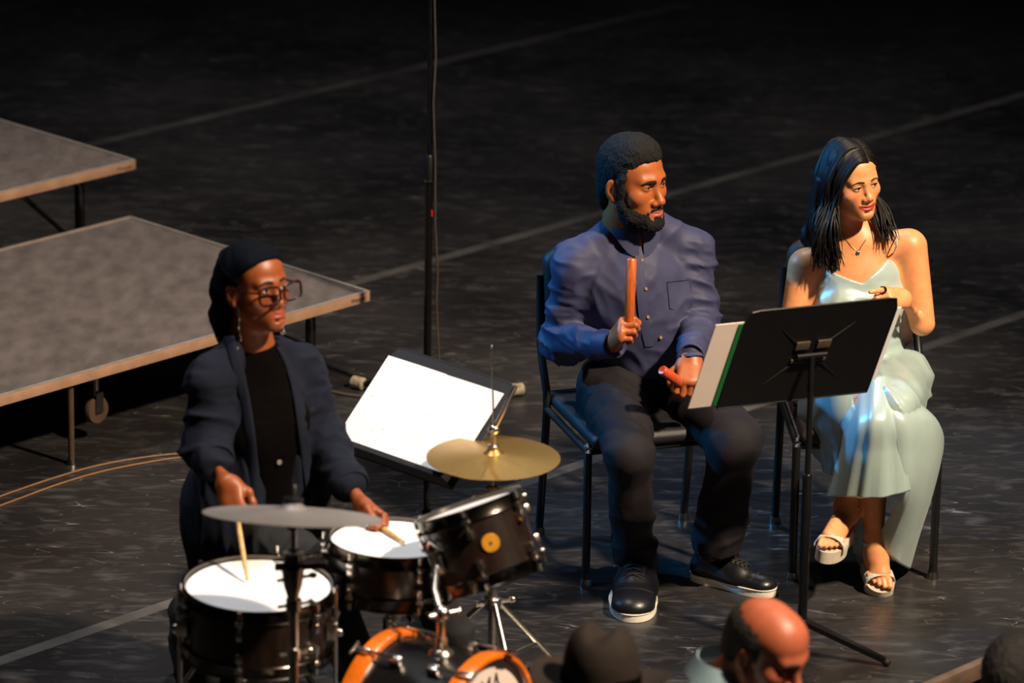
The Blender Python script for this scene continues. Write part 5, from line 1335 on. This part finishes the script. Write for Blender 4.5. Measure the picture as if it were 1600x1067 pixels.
# headscarf wrapped over the hair with a tail down the back
S = Solid().at(DH, DSC)
S.ell((0, -0.022, 0.044), (0.081, 0.102, 0.090), 0.02); S.ell((0, -0.075, 0.0), (0.070, 0.055, 0.075), 0.04); S.ell((0, 0.033, 0.053), (0.067, 0.057, 0.061), 0.03)
S.chain([(0.01, -0.085, -0.02), (0.015, -0.100, -0.09), (0.012, -0.090, -0.165)], [0.058, 0.050, 0.036], 0.03); S.cap((0.03, -0.07, -0.08), (0.04, -0.075, -0.15), 0.035, 0.026, 0.03)
nrm_ = unit((0, 1.0, -0.62))
def face_cut(x, y, z):
    q = [DH[0, i]*(x-DH[0, 3])+DH[1, i]*(y-DH[1, 3])+DH[2, i]*(z-DH[2, 3]) for i in range(3)]
    return -(q[1]*nrm_[1]+(q[2]-0.094)*nrm_[2]-0.079*nrm_[1]-q[0]*q[0]*(-4.0))*1.0
S.custom(face_cut, DH[:3, 3]-0.2, DH[:3, 3]+0.2, 0.008, 's')
for s in (-1, 1): S.at(DH, DSC); S.ell((s*0.086, -0.004, -0.012), (0.018, 0.024, 0.034), 0.008, 's')
V, F = S.mesh(0.0032); V = folds(V, F, unit(DH[:3, 2]+DH[:3, 1]), 26, 7, 0.004, 81); link_mesh('headscarf', V, F, 'scarf_navy', dru, sharp=None)
# glasses
gl = []
fr = []
for s in (-1, 1):
    loop = []
    for t in np.linspace(0, 2*pi, 33):
        ct, st_ = cos(t), sin(t); e = 0.55
        x = s*0.0390+0.0325*np.sign(ct)*abs(ct)**e; z = 0.000+0.0225*np.sign(st_)*abs(st_)**e+0.002*(s*(x-s*.0385) > 0)*(st_ > 0)
        loop.append((x, 0.1120-2.0*(abs(x)-0.01)**2, z))
    fr.append(loop)
g = MB().tube(fr[0], 0.0034, 8, DH, False).build('glasses', 'tortoise', dru, label='dark tortoiseshell glasses with large square lenses')
MB().tube(fr[1], 0.0034, 8, DH, False).build('rim', 'tortoise', g)
MB().tube([(-0.0068, 0.1120, 0.005), (0, 0.1155, 0.0085), (0.0068, 0.1120, 0.005)], 0.0030, 8, DH).build('bridge', 'tortoise', g)
for s in (-1, 1):
    MB().tube([(s*0.0705, 0.105, 0.014), (s*0.077, 0.094, 0.014), (s*0.080, 0.04, 0.012), (s*0.081, -0.004, 0.016), (s*0.080, -0.024, 0.002)], 0.0028, 8, DH).build('temple', 'tortoise', g)
    lp = fr[0 if s < 0 else 1]; k = len(lp)-1
    MB().add([(p[0], p[1], p[2]) for p in lp[:-1]]+[(p[0], p[1]-0.0012, p[2]) for p in lp[:-1]], [list(range(k)), [k+i for i in range(k)][::-1]]+[[i, k+i, k+(i+1) % k, (i+1) % k] for i in range(k)], DH).build('lens', 'lens_glass', g, smooth=False)
# long silver earrings
for s, pts in ((1, [(372, 480), (374, 498), (373, 512), (376, 530), (371, 545), (373, 552)]), (-1, [(441, 505), (442, 513), (444, 519), (440, 521)])):
    y0 = tp(DH, (s*0.084, -0.004, -0.04))[1]-0.004
    P_ = [PY(a, c, y0) for a, c in pts]; er = MB().tube(P_, 0.0011, 6).build('earring', 'silver', dru)
    for q in P_[1:]: MB().ell((0, 0, 0), (0.0035, 0.003, 0.0055), frame(q, (1, 0, 0), (0, 1, 0), (0, 0, 1)), 10, 8).build('bead', 'silver', er)
# black top
TMd = face_frame((0, 0, 0), 38)[:3, :3]; chc = (shR+shL)/2+np.array([0.0, -.01, -.11])
S = Solid(); S.at(frame(chc, *TMd.T)); S.ell((0, 0.008, 0), (0.135, 0.098, 0.16), 0.05)
for s in (-1, 1): S.ell((s*0.058, 0.062, -0.025), (0.062, 0.052, 0.062), 0.04)
S.at(I4); S.cap(chc, pel+np.array([0.01, -.01, .10]), 0.105, 0.115, 0.06); S.cap(nkb-np.array([0, 0, .030]), (shR+shL)/2-np.array([0, 0, .03]), 0.066, 0.085, 0.03); S.cap(shR, shL, 0.045, 0.045, 0.05)
Stee = S; V, F = S.mesh(0.006); V = folds(V, F, (0, 0, 1), 14, 7, 0.004, 91); link_mesh('top', V, F, 'tee_black', dru, sharp=None)
# open cardigan
S = Solid(); S.at(frame(chc, *TMd.T)); S.ell((0, -0.012, 0.01), (0.158, 0.116, 0.15), 0.05); S.ell((0, -0.01, -0.16), (0.165, 0.130, 0.20), 0.06); S.ell((0, -0.03, -0.30), (0.185, 0.150, 0.14), 0.06)
S.at(I4); S.cap(PY(378, 540, -3.29), shR, 0.045, 0.052, 0.04); S.cap(PY(428, 548, -3.2), shL, 0.042, 0.050, 0.04)
S.chain([shR, elR], [0.058, 0.058], 0.05).chain([shL, elL], [0.056, 0.056], 0.05)
S.cap(elR, wrR+(elR-wrR)*0.62, 0.060, 0.050, 0.03); S.cap(elL, wrL+(elL-wrL)*0.36, 0.058, 0.047, 0.03)
S.chain([pel+np.array([-.10, -.04, .06]), pel+np.array([-.12, -.06, -.10])], [0.10, 0.07], 0.06); S.chain([pel+np.array([.12, .02, .10]), pel+np.array([.11, .04, -.08])], [0.07, 0.05], 0.05)
S.at(frame(chc, *TMd.T))
S.cap((0.0, 0.14, 0.16), (0.0, 0.17, -0.40), 0.072, 0.090, 0.012, 's'); S.cap((0, 0.03, 0.24), (0, 0.11, 0.10), 0.068, 0.066, 0.012, 's'); S.at(I4)
Scar = S; V, F = S.mesh(0.006)
da = np.minimum(np.minimum(seg_dist(V, shR, elR), seg_dist(V, elR, wrR)), np.minimum(seg_dist(V, shL, elL), seg_dist(V, elL, wrL))); armm = 1-sstep(0.06, 0.10, da)
V = folds(V, F, (elR-shR), 20, 8, 0.011, 95, armm); V = folds(V, F, (0.7, -.5, .2), 15, 4, 0.009, 97, 1-armm); V = relax(V, F, 1)
card = link_mesh('cardigan', V, F, 'cardigan_navy', dru, sharp=None)
def on_clothes(px, py, off):
    a = PY(px, py, -3.75); d = unit(PY(px, py, -3.0)-a); t = np.linspace(0, 0.8, 500); Q = a+t[:, None]*d
    f = np.minimum(Scar.eval(Q), Stee.eval(Q)); return Q[int(np.argmax(f < 0)) if (f < 0).any() else int(np.argmin(f))]-d*off
for inner, wd in (([(366, 524), (374, 556), (386, 600), (395, 650), (401, 700), (405, 760), (404, 820)], -17), ([(432, 542), (446, 572), (457, 612), (464, 660), (470, 710), (477, 760), (482, 800)], 15)):
    inner = [(q[0], q[1]) for q in np.array(spline([np.array([a, c, 0.]) for a, c in inner], 4))[:, :2]]
    rows = [[on_clothes(a+wd*k, c+abs(wd)*k*0.12, 0.012-0.016*k*k) for a, c in inner] for k in (0, 0.25, 0.5, 0.75, 1.0)]
    rows = np.array(rows); rows[:, 1:-1] = (rows[:, :-2]+rows[:, 1:-1]*2+rows[:, 2:])/4
    ribbon(rows, 0.006, 'lapel', 'cardigan_navy', card, sharp=None)
for a, c, f, r in ((wrR, elR, .60, .053), (wrL, elL, .34, .050)):
    d = unit(c-a); MB().lathe([(r-0.006, -0.014), (r, -0.016), (r+0.004, -0.008), (r+0.005, 0.018), (r, 0.026)], 28, frame_z(a+(c-a)*f, d)).build('cuff', 'cardigan_navy', card)
# trousers and shoes
S = Solid(); S.ell(pel+np.array([0.01, -.01, 0.0]), (0.17, 0.15, 0.11), 0.05)
S.chain([hpR, knR], [0.092, 0.066], 0.04).chain([hpL, knL], [0.092, 0.066], 0.04).chain([knR, anR], [0.062, 0.052], 0.03).chain([knL, anL], [0.062, 0.055], 0.03)
V, F = S.mesh(0.007); V = folds(V, F, (0.6, -.6, .5), 13, 6, 0.009, 99); trd = link_mesh('trousers', V, F, 'trouser_black', dru, sharp=None)
c = on_clothes(436, 722, 0.002); MB().lathe([(0, 0.003), (0.007, 0.003), (0.009, 0), (0.009, -0.004)], 14, frame_z(c, (0.5, -.8, .2))).build('button', 'nickel', trd)
for a, d in ((anR, (0.75, -0.66, 0)), (anL, (0.80, -0.6, 0))):
    d = unit(d); hl = np.array([a[0], a[1], 0])-d*0.07
    Mx = frame((hl[0], hl[1], 0), np.cross(d, (0, 0, 1)), d, (0, 0, 1)); S = Solid().at(Mx)
    S.cap((0, 0.05, 0.045), (0, 0.15, 0.038), 0.040, 0.042, 0.02); S.cap((0, 0.15, 0.034), (0, 0.225, 0.026), 0.042, 0.036, 0.02, flat=((0, 0, 1), 0.7)); S.chain([(0, 0.055, 0.05), (0, 0.065, max(0.10, a[2]))], [0.04, 0.042], 0.02)
    S.box((0, 0.1, -0.05), (0.2, 0.3, 0.052), 0.002, 0.002, 's'); V, F = S.mesh(0.005); link_mesh('shoe', V, F, 'leather_black', dru, sharp=None)
# drum sticks
def stick(label, grip, tip, back=0.10):
    ax = unit(tip-grip); a = grip-ax*back; L = np.linalg.norm(tip-a)
    o = MB().lathe([(0, 0), (0.005, 0.0), (0.0068, 0.004), (0.0068, L*0.68), (0.0042, L*0.94), (0.0034, L*0.955), (0.0052, L*0.975), (0.004, L*0.995), (0, L)], 14, frame_z(a, ax)).build('drumstick', 'stick_wood', None, origin=a)
    tag(o, label, 'drumstick', 'drummer\'s sticks')
stick('wooden drumstick in the drummer\'s hand above the floor tom', tp(RH, (0.01, 0.088, -0.024)), fc+np.array([-0.03, 0.02, 0.012]), 0.05)
stick('wooden drumstick in the drummer\'s hand over the snare drum', tp(LH, (0.01, 0.088, -0.024)), sc_+np.array([0.03, -0.03, 0.010]), 0.08)
# ------------------------------------------------------------------ people in the pit below the stage edge
def pit_body(root, hd, yaw, m, shw=0.19, trm='jacket_dark', lean=0.0, off=(0, 0, 0)):
    z0 = PITZ; T = face_frame((hd[0], hd[1], 0), yaw); f = T[:3, 1]; r = T[:3, 0]
    nk = hd-f*0.05-np.array([0, 0, .15])+np.array(off); sR = nk+r*shw-np.array([0, 0, .07]); sL = nk-r*shw-np.array([0, 0, .07])
    wa = nk-np.array([0, 0, .52])-f*lean; S = Solid()
    S.at(frame(nk-np.array([0, 0, .20]), *T[:3, :3].T)); S.ell((0, 0, 0), (0.17, 0.12, 0.20), 0.05); S.at(I4)
    S.cap(nk-np.array([0, 0, .04]), sR, 0.055, 0.062, 0.05).cap(nk-np.array([0, 0, .04]), sL, 0.055, 0.062, 0.05); S.cap(nk-np.array([0, 0, .2]), wa, 0.12, 0.125, 0.06)
    for s, a in ((1, sR), (-1, sL)): S.chain([a, a+np.array([0, 0, -.27])+r*s*.03, a+np.array([0, 0, -.42])+f*.18], [0.062, 0.052, 0.042], 0.03)
    V, F = S.mesh(0.008); V = folds(V, F, (0.3, .2, 1), 14, 6, 0.008, 111); sh = link_mesh('shirt', V, F, m, root, sharp=None)
    S = Solid()
    for s in (-1, 1):
        h = wa+r*s*0.09; S.chain([h, np.array([h[0], h[1], (h[2]+z0)/2]), np.array([h[0]+r[0]*s*.02, h[1]+r[1]*s*.02, z0+0.06])], [0.10, 0.08, 0.06], 0.05)
        ft_ = np.array([h[0]+r[0]*s*.02, h[1]+r[1]*s*.02, z0+.036]); S.cap(ft_-f*.03, ft_+f*.16, 0.036, 0.033, 0.03)
    V, F = S.mesh(0.010); link_mesh('trousers', V, F, trm, root, sharp=None)
    return nk, sh
# balding man looking down
pm = PY(1197, 1017, -4.50); bald = thing('person', 'balding man in pale blue shirt looking down at the bottom edge', 'person', (pm[0], pm[1], PITZ))
PH = face_frame(pm, 52, -20, 0); PSC = 1.03
S = Solid(); lips = head(S, PH, PSC, {'jw': 0.054, 'fw': 0.060, 'nw': 1.15, 'neck': 0.058, 'eye': 0.003, 'brow': 0.011})
Sp = S; V, F = None, None
nk, sh = pit_body(bald, pm, 45, 'shirt_pale', 0.170, off=(-0.065, 0.0, 0.060))
S.cap(tp(PH, (0, -0.045, -0.10)), nk-np.array([0, 0, .03]), 0.060, 0.066, 0.03)
V, F = S.mesh(0.003)
link_mesh('body', V, F, 'skin_oily', bald, sharp=None, cols=skin_cols(V, (186, 100, 70), PH, PSC, lips, (180, 88, 76), (210, 96, 76)))
eyes(bald, PH, PSC, (0, -0.3)); brows(bald, Sp, PH, PSC, 'hair_grey', 0.9, 0.003, 0.0275)
S = Solid().at(PH, PSC)
S.ell((0, -0.018, 0.030), (0.0785, 0.1000, 0.082), 0.02); S.ell((0, -0.06, -0.02), (0.066, 0.045, 0.05), 0.03)
S.ell((0, 0.025, 0.118), (0.080, 0.105, 0.062), 0.012, 's'); S.box((0, 0.100, 0.0), (0.12, 0.072, 0.15), 0.02, 0.012, 's'); S.box((0, 0.0, -0.11), (0.12, 0.15, 0.055), 0.01, 0.01, 's')
for s in (-1, 1): S.ell((s*0.084, -0.008, -0.010), (0.022, 0.024, 0.036), 0.006, 's')
V, F = S.mesh(0.0035); N = vnormals(V, F); V = V+N*(0.0015*vnoise(V*200, 5))[:, None]; link_mesh('hair', V, F, 'hair_grey', bald, sharp=None)
collar(sh, nk+np.array([0.0, -0.0, 0.025]), face_frame((0, 0, 0), 45, -8), 0.068, 'shirt_pale', tipdrop=0.03)
# person in a brown felt hat
hp_ = PY(938, 1068, -4.62); hatp = thing('person', 'person mostly hidden under a brown brimmed hat at the bottom edge', 'person', (hp_[0], hp_[1], PITZ))
HH = face_frame(hp_+np.array([0, 0, -.06]), 160, -6, 0)
S = Solid(); lips = head(S, HH, 1.0, {})
nk, sh = pit_body(hatp, HH[:3, 3], 160, 'jacket_dark', 0.145)
S.cap(tp(HH, (0, -0.045, -0.10)), nk-np.array([0, 0, .03]), 0.055, 0.06, 0.03); V, F = S.mesh(0.004)
link_mesh('body', V, F, 'skin', hatp, sharp=None, cols=skin_cols(V, (190, 120, 86), HH, 1.0, lips, (170, 80, 70)))
S = Solid().at(HH); S.ell((0, -0.02, 0.03), (0.080, 0.100, 0.085), 0.02); S.ell((0, -.06, -.07), (.066, .05, .07), .03); S.box((0, 0.10, -0.02), (0.1, 0.07, 0.12), 0.02, 0.01, 's'); V, F = S.mesh(0.004); link_mesh('hair', V, F, 'hair_black', hatp, sharp=None)
hat = thing('felt_hat', 'dark brown felt hat with pinched crown at the bottom edge', 'hat', tp(HH, (0, 0, .06)))
HM = HH@frame((0, -0.005, 0.062), (1, 0, 0), (0, 1, 0), (0, 0, 1))
S = Solid().at(HM); S.chain([(0, 0, 0.0), (0, 0.0, 0.075)], [0.096, 0.078], 0.01); S.ell((0, 0, 0.06), (0.080, 0.098, 0.075), 0.04)
S.cap((0, -0.07, 0.150), (0, 0.09, 0.130), 0.024, 0.026, 0.03, 's')
for s in (-1, 1): S.ell((s*0.072, 0.072, 0.105), (0.030, 0.034, 0.034), 0.03, 's')
S.box((0, 0, -0.10), (0.2, 0.2, 0.102), 0.002, 0.004, 's'); V, F = S.mesh(0.004); link_mesh('crown', V, F, 'felt_brown', hat, sharp=None)
rows = []
for rr in np.linspace(0.086, 0.175, 7):
    row = []
    for a in np.linspace(0, 2*pi, 49):
        k = (rr-0.086)/0.089; row.append(tp(HM, (cos(a)*rr*0.95, sin(a)*rr*1.08, 0.004+0.028*k*k*abs(cos(a))**2-0.012*k*abs(sin(a)))))
    rows.append(row)
ribbon(rows, 0.004, 'brim', 'felt_brown', hat)
MB().lathe([(0.0975, 0.004), (0.0985, 0.006), (0.0965, 0.030), (0.0955, 0.030)], 40, HM).build('hat_band', 'tee_black', hat)
# dark-haired person at the lower right corner
dp = PY(1592, 1062, -4.05); drk = thing('person', 'dark-haired person cut off at the lower right corner', 'person', (dp[0], dp[1], PITZ))
KH = face_frame(dp, 150, 0, 0); S = Solid(); lips = head(S, KH, 1.0, {})
nk, sh = pit_body(drk, dp, 150, 'jacket_dark', 0.17); S.cap(tp(KH, (0, -0.045, -0.10)), nk-np.array([0, 0, .03]), 0.055, 0.06, 0.03); V, F = S.mesh(0.004)
link_mesh('body', V, F, 'skin', drk, sharp=None, cols=skin_cols(V, (190, 120, 86), KH, 1.0, lips, (170, 80, 70)))
S = Solid().at(KH); S.ell((0, -0.02, 0.038), (0.085, 0.106, 0.096), 0.02); S.ell((0, -.07, -.06), (.075, .055, .09), .04); S.box((0, 0.11, -0.02), (0.1, 0.07, 0.11), 0.02, 0.01, 's')
V, F = S.mesh(0.004); N = vnormals(V, F); V = V+N*(0.002*vnoise(V*120, 9))[:, None]; link_mesh('hair', V, F, 'hair_black', drk, sharp=None)

# black equipment bag on the floor behind the floor tom
bp_ = PZ(322, 1062, 0); bag = thing('equipment_bag', 'black soft equipment bag on the floor left of the floor tom', 'bag', bp_)
S = Solid().at(frame(bp_, *face_frame((0, 0, 0), 20)[:3, :3].T)); S.box((0, 0, 0.115), (0.085, 0.10, 0.112), 0.04, 0.02); S.ell((0, 0, 0.20), (0.07, 0.08, 0.05), 0.04)
V, F = S.mesh(0.007); V = folds(V, F, (0, 0, 1), 12, 8, 0.008, 121); V[:, 2] = np.maximum(V[:, 2], 0.002); link_mesh('sack', V, F, 'bag_black', bag, sharp=None)
MB().tube(spline([bp_+np.array([-.05, -.02, .235]), bp_+np.array([-.03, -.02, .275]), bp_+np.array([.03, -.02, .275]), bp_+np.array([.05, -.02, .235])], 5), 0.008, 8).build('handle', 'tee_black', bag)
